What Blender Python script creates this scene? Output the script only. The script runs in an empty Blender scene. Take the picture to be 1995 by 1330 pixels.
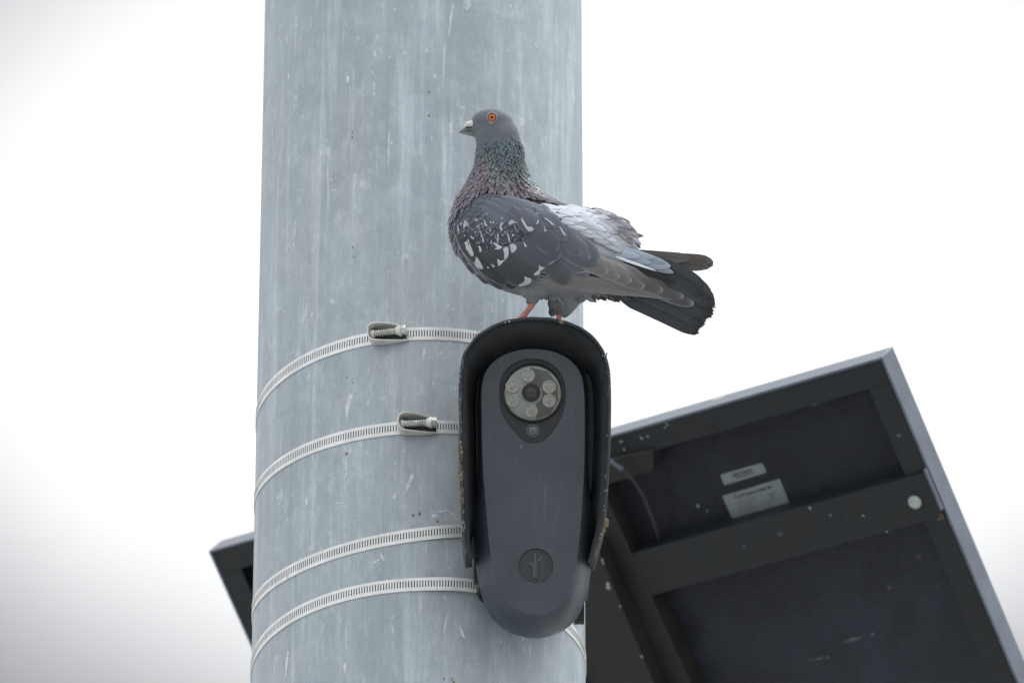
import bpy, bmesh, math, random
import numpy as np
from mathutils import Vector, Matrix
from mathutils.bvhtree import BVHTree
from mathutils import noise as mnoise
R_ = math.radians
random.seed(7); rng = np.random.RandomState(5)
sc = bpy.context.scene
COL = sc.collection

# ------------------------------------------------------------------ camera
PX = 0.0005                       # metres per photo pixel at the pole
ELEV = R_(26.5); FPX = 12100.0; DIST = FPX * PX
Tg = Vector((0, 0, 4.4))
dv = Vector((0, math.cos(ELEV), math.sin(ELEV)))
uv_ = Vector((0, -math.sin(ELEV), math.cos(ELEV)))
rv = Vector((1, 0, 0)); tv = -dv
CAM = Tg - dv * DIST
cd = bpy.data.cameras.new("camera"); cam = bpy.data.objects.new("camera", cd); COL.objects.link(cam)
cam.location = CAM
cam.rotation_euler = (R_(90) + ELEV, 0, 0)
cd.sensor_width = 36; cd.lens = 36 * FPX / 1995.0
cd.clip_start = 0.05; cd.clip_end = 5000
cd.dof.use_dof = True; cd.dof.focus_distance = DIST - 0.26; cd.dof.aperture_fstop = 9.0
sc.camera = cam

# ------------------------------------------------------------------ world and sun
SUN_EL, SUN_ROT = R_(62), R_(205)
w = bpy.data.worlds.new("World"); sc.world = w; w.use_nodes = True
nt = w.node_tree; nt.nodes.clear()
def N(t, typ, **kw):
    n = t.nodes.new(typ)
    for k, v in kw.items(): setattr(n, k, v)
    return n
out = N(nt, 'ShaderNodeOutputWorld'); bg = N(nt, 'ShaderNodeBackground'); bg.inputs[1].default_value = 0.1
sky = N(nt, 'ShaderNodeTexSky', sky_type='NISHITA'); sky.sun_disc = False
sky.sun_elevation = SUN_EL; sky.sun_rotation = SUN_ROT
tc = N(nt, 'ShaderNodeTexCoord')
# overcast deck: brighter overhead, with an added bright patch along the view
sep = N(nt, 'ShaderNodeSeparateXYZ'); nt.links.new(tc.outputs['Generated'], sep.inputs[0])
mr0 = N(nt, 'ShaderNodeMath', operation='MAXIMUM'); nt.links.new(sep.outputs[2], mr0.inputs[0]); mr0.inputs[1].default_value = 0
mr1 = N(nt, 'ShaderNodeMath', operation='POWER'); nt.links.new(mr0.outputs[0], mr1.inputs[0]); mr1.inputs[1].default_value = 1.7
mr = N(nt, 'ShaderNodeMath', operation='MULTIPLY_ADD'); nt.links.new(mr1.outputs[0], mr.inputs[0]); mr.inputs[1].default_value = 10.0; mr.inputs[2].default_value = 0.55
nz = N(nt, 'ShaderNodeTexNoise'); nz.inputs['Scale'].default_value = 9; nz.inputs['Detail'].default_value = 4; nz.inputs['Roughness'].default_value = .45
nt.links.new(tc.outputs['Generated'], nz.inputs['Vector'])
# made-up bright patch: frame corners darken like a lens vignette; wider than tall
gd = (dv + rv * 0.006 + uv_ * 0.0085).normalized()
df = N(nt, 'ShaderNodeVectorMath', operation='SUBTRACT'); nt.links.new(tc.outputs['Generated'], df.inputs[0]); df.inputs[1].default_value = gd
dm = N(nt, 'ShaderNodeVectorMath', operation='MULTIPLY'); nt.links.new(df.outputs[0], dm.inputs[0]); dm.inputs[1].default_value = (0.62, 1, 1)
dst = N(nt, 'ShaderNodeVectorMath', operation='LENGTH'); nt.links.new(dm.outputs[0], dst.inputs[0])
# sky brightness added away from that patch, to light pole and camera sides
so = N(nt, 'ShaderNodeMapRange', interpolation_type='SMOOTHSTEP'); nt.links.new(dst.outputs['Value'], so.inputs[0]); so.inputs[1].default_value = .10; so.inputs[2].default_value = .45; so.inputs[3].default_value = 0; so.inputs[4].default_value = 5.2
ad = N(nt, 'ShaderNodeMath', operation='MULTIPLY_ADD'); nt.links.new(nz.outputs[0], ad.inputs[0]); ad.inputs[1].default_value = 0.02
nt.links.new(dst.outputs['Value'], ad.inputs[2])
gl = N(nt, 'ShaderNodeMapRange', interpolation_type='SMOOTHSTEP'); nt.links.new(ad.outputs[0], gl.inputs[0])
gl.inputs[1].default_value = 0.05; gl.inputs[2].default_value = 0.104; gl.inputs[3].default_value = 6.7; gl.inputs[4].default_value = 0
sm = N(nt, 'ShaderNodeMath', operation='ADD'); nt.links.new(mr.outputs[0], sm.inputs[0]); nt.links.new(gl.outputs[0], sm.inputs[1])
sm2 = N(nt, 'ShaderNodeMath', operation='ADD'); nt.links.new(sm.outputs[0], sm2.inputs[0]); nt.links.new(so.outputs[0], sm2.inputs[1]); sm = sm2
cw = N(nt, 'ShaderNodeCombineXYZ')
for i, f in enumerate((1.0, 1.0, 1.0)):
    m_ = N(nt, 'ShaderNodeMath', operation='MULTIPLY'); m_.inputs[1].default_value = f
    nt.links.new(sm.outputs[0], m_.inputs[0]); nt.links.new(m_.outputs[0], cw.inputs[i])
mx = N(nt, 'ShaderNodeMix', data_type='RGBA'); mx.inputs[0].default_value = 0.92
nt.links.new(sky.outputs[0], mx.inputs[6]); nt.links.new(cw.outputs[0], mx.inputs[7])
nt.links.new(mx.outputs[2], bg.inputs[0]); nt.links.new(bg.outputs[0], out.inputs[0])
sd = bpy.data.lights.new("sun", 'SUN'); sun = bpy.data.objects.new("sun", sd); COL.objects.link(sun)
sd.energy = 1.2; sd.angle = R_(25); sd.color = (1, .975, .94)
sdir = Vector((0.50, 0.18, 0.84)).normalized()       # towards the sun
sun.rotation_euler = sdir.to_track_quat('Z', 'Y').to_euler(); sun.location = (0, 0, 12)
SUN_AZ = math.atan2(sdir.x, sdir.y); sky.sun_rotation = SUN_AZ; sky.sun_elevation = math.asin(sdir.z)
sc.view_settings.view_transform = 'Standard'; sc.view_settings.look = 'None'
sc.view_settings.exposure = 0.4; sc.view_settings.gamma = 1

# ------------------------------------------------------------------ projection helpers (a pixel plus a real distance gives a point)
def P(px, py, zt):
    k = (FPX - zt) / FPX
    return Tg + PX * ((px - 997.5) * k * rv + (665 - py) * k * uv_ + zt * tv)
def ray(px, py):
    return (dv * FPX + rv * (px - 997.5) + uv_ * (665 - py)).normalized()
def hit(px, py, p0, n):
    r = ray(px, py); return CAM + r * ((Vector(p0) - CAM).dot(n) / r.dot(n))
def proj(p):
    q = Vector(p) - CAM; z = q.dot(dv); return (997.5 + FPX * q.dot(rv) / z, 665 - FPX * q.dot(uv_) / z)
def lin(r, g, b, k=1.0):
    f = lambda c: ((c / 255 + .055) / 1.055) ** 2.4 if c > 10 else c / 255 / 12.92
    return (f(r) * k, f(g) * k, f(b) * k, 1)
def sstep(a, b, x):
    t = min(1, max(0, (x - a) / (b - a))); return t * t * (3 - 2 * t)
def mixc(a, b, t): return tuple(a[i] * (1 - t) + b[i] * t for i in range(3)) + (1,)

# ------------------------------------------------------------------ object helpers
def tag(o, label=None, cat=None, group=None, kind=None):
    if label: o['label'] = label
    if cat: o['category'] = cat
    if group: o['group'] = group
    if kind: o['kind'] = kind
    return o
def empty(name, mat):
    o = bpy.data.objects.new(name, None); COL.objects.link(o); o.matrix_world = mat; o.empty_display_size = .05
    return o
class MB:
    def __init__(s): s.v = []; s.f = []; s.m = []; s.c = []
    def add(s, vs, fs, mat=0, cols=None):
        b = len(s.v); s.v += [tuple(x) for x in vs]; s.f += [tuple(i + b for i in f) for f in fs]
        s.m += [mat] * len(fs); s.c += (cols if cols is not None else [(1, 1, 1, 1)] * len(vs))
    def box(s, a, b, mat=0):
        x0, y0, z0 = a; x1, y1, z1 = b
        vs = [(x0,y0,z0),(x1,y0,z0),(x1,y1,z0),(x0,y1,z0),(x0,y0,z1),(x1,y0,z1),(x1,y1,z1),(x0,y1,z1)]
        s.add(vs, [(0,3,2,1),(4,5,6,7),(0,1,5,4),(1,2,6,5),(2,3,7,6),(3,0,4,7)], mat)
    def lathe(s, prof, M=Matrix(), n=32, mat=0, cap=True):      # prof: (radius, height) along local z
        vs = []; fs = []
        for r, h in prof:
            for k in range(n):
                a = 2 * math.pi * k / n; vs.append(M @ Vector((r * math.cos(a), r * math.sin(a), h)))
        for i in range(len(prof) - 1):
            for k in range(n):
                fs.append((i*n+k, i*n+(k+1)%n, (i+1)*n+(k+1)%n, (i+1)*n+k))
        if cap:
            fs.append(tuple(range(n))[::-1]); fs.append(tuple((len(prof)-1)*n + k for k in range(n)))
        s.add(vs, fs, mat)
    def tube(s, pts, rads, n=12, mat=0, cap=True, flat=1.0):
        pts = [Vector(p) for p in pts]; vs = []; fs = []
        up = None
        for i, p in enumerate(pts):
            d = (pts[min(i+1, len(pts)-1)] - pts[max(i-1, 0)]).normalized()
            if up is None:
                up = Vector((0, 0, 1)) if abs(d.z) < .9 else Vector((1, 0, 0))
            a = (up - d * up.dot(d)).normalized(); b = d.cross(a); up = a
            for k in range(n):
                t = 2 * math.pi * k / n
                vs.append(p + (a * math.cos(t) + b * math.sin(t) * flat) * rads[i])
        for i in range(len(pts) - 1):
            for k in range(n): fs.append((i*n+k, i*n+(k+1)%n, (i+1)*n+(k+1)%n, (i+1)*n+k))
        if cap: fs.append(tuple(range(n))[::-1]); fs.append(tuple((len(pts)-1)*n + k for k in range(n)))
        s.add(vs, fs, mat)
    def ellipsoid(s, c, r, M=None, n=20, mat=0, cols=None):
        vs = []; fs = []; c = Vector(c)
        for i in range(n // 2 + 1):
            ph = math.pi * i / (n // 2)
            for k in range(n):
                a = 2 * math.pi * k / n
                q = Vector((r[0]*math.sin(ph)*math.cos(a), r[1]*math.sin(ph)*math.sin(a), r[2]*math.cos(ph)))
                if M is not None: q = M @ q
                vs.append(c + q)
        for i in range(n // 2):
            for k in range(n): fs.append((i*n+k, (i+1)*n+k, (i+1)*n+(k+1)%n, i*n+(k+1)%n))
        s.add(vs, fs, mat)
    def build(s, name, mats, parent=None, smooth=True, bevel=0, seg=2, weld=False, sub=0, auto=35):
        me = bpy.data.meshes.new(name); me.from_pydata(s.v, [], s.f)
        for m in (mats if isinstance(mats, (list, tuple)) else [mats]): me.materials.append(m)
        me.polygons.foreach_set('material_index', s.m)
        ca = me.color_attributes.new('Col', 'FLOAT_COLOR', 'POINT')
        ca.data.foreach_set('color', np.array(s.c, dtype=np.float32).ravel())
        bm = bmesh.new(); bm.from_mesh(me)
        if weld: bmesh.ops.remove_doubles(bm, verts=bm.verts, dist=1e-6)
        bmesh.ops.recalc_face_normals(bm, faces=bm.faces) if weld else None
        bm.to_mesh(me); bm.free()
        me.validate(); me.update()
        o = bpy.data.objects.new(name, me); COL.objects.link(o)
        if parent is not None: o.parent = parent
        if smooth:
            me.shade_smooth()
            if auto and hasattr(me, 'set_sharp_from_angle'): me.set_sharp_from_angle(angle=R_(auto))
        if bevel:
            b = o.modifiers.new('bevel', 'BEVEL'); b.width = bevel; b.segments = seg; b.limit_method = 'ANGLE'; b.angle_limit = R_(40)
        return o
def catmull(pts, n):
    pts = [np.array(p, float) for p in pts]; o = []
    for i in range(len(pts) - 1):
        p0 = pts[max(i-1, 0)]; p1 = pts[i]; p2 = pts[i+1]; p3 = pts[min(i+2, len(pts)-1)]
        for k in range(n):
            t = k / n
            o.append(0.5 * ((2*p1) + (-p0+p2)*t + (2*p0-5*p1+4*p2-p3)*t*t + (-p0+3*p1-3*p2+p3)*t**3))
    o.append(pts[-1]); return o

# ------------------------------------------------------------------ materials
def newmat(name):
    m = bpy.data.materials.new(name); m.use_nodes = True; t = m.node_tree
    return m, t, t.nodes['Principled BSDF']
def noise_(t, vec, scale, detail=4, rough=.5, sx=None):
    if sx is not None:
        mp = N(t, 'ShaderNodeMapping'); mp.inputs['Scale'].default_value = sx; t.links.new(vec, mp.inputs[0]); vec = mp.outputs[0]
    n = N(t, 'ShaderNodeTexNoise'); n.inputs['Scale'].default_value = scale; n.inputs['Detail'].default_value = detail
    n.inputs['Roughness'].default_value = rough; t.links.new(vec, n.inputs['Vector']); return n.outputs[0]
def ramp(t, x, a, b, va=0.0, vb=1.0, smooth=True):
    n = N(t, 'ShaderNodeMapRange', interpolation_type='SMOOTHSTEP' if smooth else 'LINEAR')
    t.links.new(x, n.inputs[0]); n.inputs[1].default_value = a; n.inputs[2].default_value = b
    n.inputs[3].default_value = va; n.inputs[4].default_value = vb; return n.outputs[0]
def mixn(t, f, a, b):
    n = N(t, 'ShaderNodeMix', data_type='RGBA')
    for s_, v in ((n.inputs[0], f), (n.inputs[6], a), (n.inputs[7], b)):
        if isinstance(v, (tuple, list)): s_.default_value = v
        elif isinstance(v, (int, float)): s_.default_value = v
        else: t.links.new(v, s_)
    return n.outputs[2]
def mul(t, a, b):
    n = N(t, 'ShaderNodeMath', operation='MULTIPLY')
    for s_, v in ((n.inputs[0], a), (n.inputs[1], b)):
        if isinstance(v, (int, float)): s_.default_value = v
        else: t.links.new(v, s_)
    return n.outputs[0]
def bump(t, h, strength, dist, bsdf):
    n = N(t, 'ShaderNodeBump'); n.inputs['Strength'].default_value = strength; n.inputs['Distance'].default_value = dist
    t.links.new(h, n.inputs['Height']); t.links.new(n.outputs[0], bsdf.inputs['Normal'])
def simple(name, col, rough=.5, metal=0, vary=.25, scale=60, spec=.5, bumpd=0.0003, dirt=None, dirt_cov=.66):
    m, t, b = newmat(name); tcn = N(t, 'ShaderNodeTexCoord').outputs['Object']
    n1 = noise_(t, tcn, scale, 6, .6); n2 = noise_(t, tcn, scale * 6, 3)
    c2 = tuple(c * (1 - vary) for c in col[:3]) + (1,); c1 = tuple(min(1, c * (1 + vary)) for c in col[:3]) + (1,)
    c = mixn(t, ramp(t, n1, .35, .65), c2, c1)
    if dirt:
        c = mixn(t, ramp(t, noise_(t, tcn, scale * 2.2, 8, .7), dirt_cov, dirt_cov + .05), c, dirt)
    t.links.new(c, b.inputs['Base Color'])
    t.links.new(ramp(t, n1, .3, .7, rough * .85, min(1, rough * 1.2)), b.inputs['Roughness'])
    b.inputs['Metallic'].default_value = metal; b.inputs['Specular IOR Level'].default_value = spec
    bump(t, n2, .3, bumpd, b); return m

# galvanised steel of the pole
def pole_material():
    m, t, b = newmat('galvanised_steel'); v = N(t, 'ShaderNodeTexCoord').outputs['Object']
    a = noise_(t, v, 7, 6, .62, (1, 1, .35))
    c = mixn(t, ramp(t, a, .3, .72), lin(158, 171, 180), lin(183, 196, 205))
    # spangle
    vo = N(t, 'ShaderNodeTexVoronoi'); vo.inputs['Scale'].default_value = 60; vo.feature = 'SMOOTH_F1'; vo.inputs['Smoothness'].default_value = .35
    wv = N(t, 'ShaderNodeVectorMath', operation='ADD')
    nn = N(t, 'ShaderNodeTexNoise'); nn.inputs['Scale'].default_value = 55; nn.inputs['Detail'].default_value = 5; t.links.new(v, nn.inputs['Vector'])
    sc_ = N(t, 'ShaderNodeVectorMath', operation='SCALE'); sc_.inputs['Scale'].default_value = .035; t.links.new(nn.outputs[1], sc_.inputs[0])
    t.links.new(v, wv.inputs[0]); t.links.new(sc_.outputs[0], wv.inputs[1]); t.links.new(wv.outputs[0], vo.inputs['Vector'])
    sp = N(t, 'ShaderNodeSeparateColor'); t.links.new(vo.outputs['Color'], sp.inputs[0])
    c = mixn(t, ramp(t, sp.outputs[0], 0, 1, 0, .16), c, lin(212, 222, 230))
    c = mixn(t, ramp(t, sp.outputs[1], .5, 1, 0, .16), c, lin(130, 142, 150))
    # mottling
    c = mixn(t, ramp(t, noise_(t, v, 1, 8, .72, (40, 40, 14)), .38, .62, 0, .34), c, lin(140, 152, 160))
    c = mixn(t, ramp(t, noise_(t, v, 1, 8, .75, (75, 75, 30)), .52, .66, 0, .35), c, lin(206, 217, 225))
    # broad pale washes and narrow run marks, all vertical
    s1 = noise_(t, v, 1, 10, .74, (34, 34, 1.8))
    c = mixn(t, ramp(t, s1, .50, .68, 0, .58), c, lin(212, 224, 233))
    s2 = noise_(t, v, 1, 9, .74, (120, 120, 5))
    brk = noise_(t, v, 1, 4, .6, (22, 22, 9))
    c = mixn(t, mul(t, ramp(t, s2, .57, .68, 0, .6), ramp(t, brk, .42, .6)), c, lin(220, 232, 241))
    s3 = noise_(t, v, 1, 5, .6, (80, 80, 2.4))
    c = mixn(t, ramp(t, s3, .54, .76, 0, .42), c, lin(140, 153, 162))
    s4 = noise_(t, v, 1, 6, .7, (230, 230, 9))
    c = mixn(t, ramp(t, s4, .5, .68, 0, .25), c, lin(146, 160, 170))
    c = mixn(t, ramp(t, noise_(t, v, 5, 4, .6, (1, 1, .3)), .56, .75, 0, .3), c, lin(184, 178, 172))
    # pale blotches and drop marks
    gr = noise_(t, v, 1, 6, .8, (260, 260, 130)); c = mixn(t, ramp(t, gr, .42, .60, 0, .22), c, lin(140, 150, 156)); c = mixn(t, ramp(t, gr, .56, .72, 0, .35), c, lin(214, 223, 230))
    bl = noise_(t, v, 1, 8, .72, (50, 50, 20))
    c = mixn(t, ramp(t, bl, .62, .67, 0, .5), c, lin(216, 226, 234))
    c = mixn(t, ramp(t, bl, .675, .69, 0, .4), c, lin(180, 192, 200))
    b2 = noise_(t, v, 1, 3, .55, (120, 120, 60))
    c = mixn(t, ramp(t, b2, .68, .75, 0, .6), c, lin(222, 230, 235))
    d2 = noise_(t, v, 210, 2, .5)
    c = mixn(t, ramp(t, d2, .75, .80, 0, .45), c, lin(104, 108, 108))
    d3 = noise_(t, v, 1, 6, .8, (26, 26, 40))
    c = mixn(t, mul(t, ramp(t, d3, .56, .66, 0, .5), ramp(t, noise_(t, v, 1, 5, .75, (230, 230, 120)), .5, .58)), c, lin(224, 232, 234))
    t.links.new(c, b.inputs['Base Color'])
    b.inputs['Metallic'].default_value = .12
    t.links.new(ramp(t, a, .3, .7, .42, .6), b.inputs['Roughness'])
    hs = N(t, 'ShaderNodeMath', operation='ADD'); t.links.new(noise_(t, v, 90, 5, .6), hs.inputs[0]); t.links.new(s1, hs.inputs[1])
    bump(t, hs.outputs[0], .35, .0006, b)
    return m
M_pole = pole_material()
M_band = simple('stainless_band', lin(228, 231, 232), .32, .28, .08, 40, bumpd=.0001, dirt=lin(168, 162, 150), dirt_cov=.62)
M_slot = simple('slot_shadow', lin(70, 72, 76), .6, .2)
M_screw = simple('zinc_screw', lin(205, 210, 205), .35, .3, .3, 150, dirt=lin(120, 108, 90))
M_buckle = simple('buckle_steel', lin(222, 222, 218), .4, .2, .12, 60, dirt=lin(120, 112, 100), dirt_cov=.7)
M_hood = simple('hood_plastic', lin(50, 55, 59), .42, 0, .18, 45, dirt=lin(92, 96, 96), dirt_cov=.72)
M_hood_in = simple('hood_inner_plastic', lin(74, 78, 82), .6, 0, .12, 45, spec=.3)
def face_material():
    m, t, b = newmat('body_plastic'); v = N(t, 'ShaderNodeTexCoord').outputs['Object']
    c = mixn(t, ramp(t, noise_(t, v, 14, 5, .6), .3, .7), lin(63, 71, 81), lin(73, 81, 91))
    st = noise_(t, v, 1, 6, .65, (150, 12, 40)); c = mixn(t, ramp(t, st, .56, .74, 0, .28), c, lin(112, 119, 125))
    ds = noise_(t, v, 500, 3, .6); c = mixn(t, ramp(t, ds, .70, .78, 0, .5), c, lin(140, 146, 150))
    sm_ = noise_(t, v, 26, 7, .7); c = mixn(t, ramp(t, sm_, .55, .75, 0, .22), c, lin(56, 62, 68))
    t.links.new(c, b.inputs['Base Color']); t.links.new(ramp(t, sm_, .3, .7, .24, .46), b.inputs['Roughness'])
    bump(t, noise_(t, v, 900, 2), .25, .00012, b); return m
M_face = face_material()
M_panelgloss = simple('lens_panel_plastic', lin(38, 41, 45), .25, 0, .1, 40, bumpd=.00003)
M_logo = simple('logo_recess_plastic', lin(52, 57, 62), .45, 0, .1, 40)
M_logo2 = simple('logo_emblem_plastic', lin(74, 80, 87), .45, 0, .1, 40)
M_plate = simple('led_board', lin(186, 194, 194), .5, 0, .12, 60)
M_black = simple('black_rubber', lin(24, 26, 28), .4, 0, .1)
M_bracket = simple('bracket_metal', lin(50, 53, 56), .5, .2, .35, 70, dirt=lin(150, 155, 155), dirt_cov=.68)
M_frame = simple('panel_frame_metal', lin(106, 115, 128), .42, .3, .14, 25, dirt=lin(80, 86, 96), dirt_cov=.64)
M_under = simple('panel_underside', lin(88, 93, 106), .55, 0, .15, 14, dirt=lin(78, 80, 84), dirt_cov=.75)
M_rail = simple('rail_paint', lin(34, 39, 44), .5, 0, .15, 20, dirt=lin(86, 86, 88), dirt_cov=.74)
M_beam = simple('beam_paint', lin(43, 42, 42), .55, 0, .15, 18, dirt=lin(86, 80, 76), dirt_cov=.72)
M_glass_pv = simple('solar_glass', (0.01, 0.014, 0.03, 1), .1)
M_white = simple('dropping_white', lin(206, 213, 214), .8, 0, .15, 200)
M_tan = simple('lichen_crust', lin(118, 112, 92), .95, 0, .35, 300, bumpd=.002)
M_rust = simple('rust_spot', lin(138, 124, 104), .95, 0, .3, 300)
M_label = simple('label_foil', lin(140, 150, 150), .45, .1, .06, 40)
M_ink = simple('label_ink', lin(62, 64, 68), .6)
M_inkp = simple('label_ink_pale', lin(120, 124, 134), .6)
M_bolt = simple('bolt_zinc', lin(180, 192, 188), .4, .5, .2, 120)
M_cable = simple('cable_rubber', lin(52, 55, 58), .6, 0, .2, 60, dirt=lin(100, 105, 105), dirt_cov=.75)
def feather_mat(name, rough=.75, sheen=.15, irid=0, gain=1.0):
    m, t, b = newmat(name); at = N(t, 'ShaderNodeVertexColor', layer_name='Col')
    v = N(t, 'ShaderNodeTexCoord').outputs['Object']
    n = noise_(t, v, 900, 4, .7)
    n2 = noise_(t, v, 220, 3, .6)
    hs = N(t, 'ShaderNodeHueSaturation'); t.links.new(at.outputs[0], hs.inputs['Color'])
    t.links.new(ramp(t, n, .3, .7, .94 * gain, 1.06 * gain), hs.inputs['Value'])
    t.links.new(hs.outputs[0], b.inputs['Base Color'])
    b.inputs['Roughness'].default_value = rough; b.inputs['Sheen Weight'].default_value = sheen
    b.inputs['Specular IOR Level'].default_value = .3
    b.inputs['Metallic'].default_value = irid
    bump(t, n2, .5, .0006, b); return m
M_feather = feather_mat('plumage'); M_wing = feather_mat('wing_plumage', gain=.98); M_flight = feather_mat('flight_plumage', gain=1.36); M_tail = feather_mat('tail_plumage', gain=1.0); M_neckf = feather_mat('neck_plumage', .42, .1, .25)
M_skin = simple('leg_scales', lin(212, 146, 138), .55, 0, .25, 500, bumpd=.0008)
M_beak = simple('beak_horn', lin(122, 130, 134), .4, 0, .25, 300)
M_cere = simple('cere_white', lin(225, 225, 222), .7, 0, .08, 300)
M_iris = simple('iris_orange', lin(214, 122, 74), .2, 0, .2, 700, bumpd=0)
M_pupil = simple('pupil_black', (.008, .008, .008, 1), .08, bumpd=0)
M_lid = simple('eyelid_skin', lin(138, 139, 140), .7, 0, .2, 400)
M_lidd = simple('eye_rim', lin(110, 50, 40), .5, 0, .2, 400)
def glass_mat(name, fac_r=.06, tint=(.95, .97, .97, 1)):
    m, t, b = newmat(name); t.nodes.remove(b); o = t.nodes['Material Output']
    tr = N(t, 'ShaderNodeBsdfTransparent'); tr.inputs[0].default_value = tint
    g = N(t, 'ShaderNodeBsdfGlossy'); g.inputs['Roughness'].default_value = .06
    fr = N(t, 'ShaderNodeFresnel'); fr.inputs[0].default_value = 1.5
    mm = N(t, 'ShaderNodeMixShader'); t.links.new(fr.outputs[0], mm.inputs[0])
    t.links.new(tr.outputs[0], mm.inputs[1]); t.links.new(g.outputs[0], mm.inputs[2]); t.links.new(mm.outputs[0], o.inputs[0]); return m
M_glass = glass_mat('clear_cover')
M_led = simple('led_resin', lin(235, 233, 226), .2, 0, .15, 400, bumpd=.0001)
M_ledc = simple('led_cup', lin(204, 202, 196), .35, .1, .2, 400)
M_gray_eye = simple('sensor_lens', lin(98, 103, 103), .2, 0, .2, 200)

# ------------------------------------------------------------------ ground
def ground_material():
    m, t, b = newmat('concrete_ground'); v = N(t, 'ShaderNodeTexCoord').outputs['Object']
    c = mixn(t, ramp(t, noise_(t, v, 40, 8, .7), .3, .7), (.24, .24, .235, 1), (.34, .335, .325, 1))
    t.links.new(c, b.inputs['Base Color']); b.inputs['Roughness'].default_value = .9; return m
g = MB(); g.add([(-1500,-1500,0),(1500,-1500,0),(1500,1500,0),(-1500,1500,0)], [(0,1,2,3)])
go = g.build('ground', ground_material(), smooth=False); tag(go, kind='structure')

# ------------------------------------------------------------------ pole
RP = 317 * PX; X0 = (820 - 997.5) * PX
pole = MB(); nseg = 160; hs = [0.0, 1, 2, 3, 3.5, 4, 4.5, 5, 6, 7.5]
pole.lathe([(RP, h) for h in hs], n=nseg)
pole_root = empty('steel_pole', Matrix.Translation((X0, 0, 0)))
tag(pole_root, 'thick round galvanised steel pole, streaked pale grey, carrying the camera and the bird', 'pole')
pole.build('shaft', M_pole, pole_root, auto=50)
b_ = MB(); b_.lathe([(RP + .14, 0.004), (RP + .14, .03), (RP + .0005, .03), (RP + .0005, .004)], n=64); b_.build('base_plate', M_pole, pole_root)
def on_pole(px, py, lift=0.0):
    """point of the pole surface seen at that place -> (theta, z)"""
    r = ray(px, py); a = r.x ** 2 + r.y ** 2; ox, oy = CAM.x - X0, CAM.y; rr = RP + lift
    bq = 2 * (ox * r.x + oy * r.y); c = ox * ox + oy * oy - rr * rr
    dsc = bq * bq - 4 * a * c
    if dsc < 0: return None
    t = (-bq - math.sqrt(dsc)) / (2 * a); p = CAM + r * t
    return math.atan2(p.x - X0, -p.y), p.z
def pole_pt(th, z, lift=0.0): return Vector(((RP + lift) * math.sin(th), -(RP + lift) * math.cos(th), z))   # pole-local
# weld seam
s = MB(); th0, _ = on_pole(750, 665)
s.tube([pole_pt(th0, z, -.00035) for z in np.linspace(.05, 7.45, 60)], [.0006] * 60, 6); s.build('weld_seam', M_pole, pole_root)
# droppings and specks on the pole
def splat(mb, px, py, rx, ry, mat, lumps=9, lift=.0006, ang=0):
    tz = on_pole(px, py)
    if tz is None: return
    th, z = tz; n = 26; vs = [pole_pt(th, z, lift)]; ph = random.random() * 9
    for k in range(n):
        a = 2 * math.pi * k / n
        rr = 1 + .35 * mnoise.noise(Vector((math.cos(a) * 2 + ph, math.sin(a) * 2, px * .1)))+ .2 * mnoise.noise(Vector((math.cos(a) * 5 + ph, math.sin(a) * 5, 0)))
        x_, y_ = rx * rr * math.cos(a), ry * rr * math.sin(a)
        x_, y_ = x_ * math.cos(ang) - y_ * math.sin(ang), x_ * math.sin(ang) + y_ * math.cos(ang)
        vs.append(pole_pt(th + x_ * PX / RP, z + y_ * PX, .0001))
    mb.add(vs, [(0, 1 + k, 1 + (k + 1) % n) for k in range(n)], mat)
sp = MB()
for (x, y, a, b, g_) in [(681, 782, 5, 17, -.2), (690, 752, 1.6, 12, -.3), (676, 800, 3, 16, .05), (693, 765, 1.2, 6, -.7), (675, 905, 2, 28, 0),
    (672, 940, 1.5, 22, 0), (730, 106, 2.6, 9, .1), (788, 106, 3, 5, 0), (903, 212, 2.6, 6.5, .5), (1044, 90, 3, 5, 0), (995, 12, 2.5, 5, 0),
    (798, 940, 4, 22, -.35), (1093, 250, 2, 4, 0), (675, 1240, 1.5, 30, 0), (672, 1300, 3, 14, 0), (660, 980, 1.2, 8, 1.4),
    (559, 1290, 4, 26, -.12), (826, 690, 3, 12, 0), (863, 996, 9, 3, .3), (848, 1005, 8, 4, 0), (660, 990, 9, 1.2, .1), (733, 1093, 8, 2, .5), (745, 1085, 2, 9, .4),
    (880, 1000, 9, 1.3, -.5), (890, 1010, 8, 1.2, -.4), (577, 190, 3, 7, 0), (678, 155, 4, 8, 0), (531, 265, 2.2, 30, 0), (577, 60, 2, 55, 0), (865, 120, 1.6, 60, -.03),
    (878, 40, 2, 40, -.12), (757, 290, 1.5, 40, 0), (900, 1230, 3, 12, .3), (868, 1215, 2, 20, -.2)]:
    sp = MB(); splat(sp, x, y, a, b, 0, ang=g_); sp.build('dropping_stain', M_white, pole_root, auto=0)
for (x, y, a) in [(805, 1003, 2.6), (817, 1000, 3), (852, 1015, 2), (687, 258, 1.6), (836, 180, 2), (836, 226, 2), (687, 482, 1.4), (690, 500, 1.3), (676, 735, 1.2), (688, 745, 1.2), (675, 884, 3), (866, 1321, 2), (880, 1322, 2), (686, 268, 1.5), (884, 1328, 2.4)]:
    sp = MB(); splat(sp, x, y, a, a * 1.3, 0, lift=.001); sp.build('rust_fleck', M_rust, pole_root, auto=0)

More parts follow.
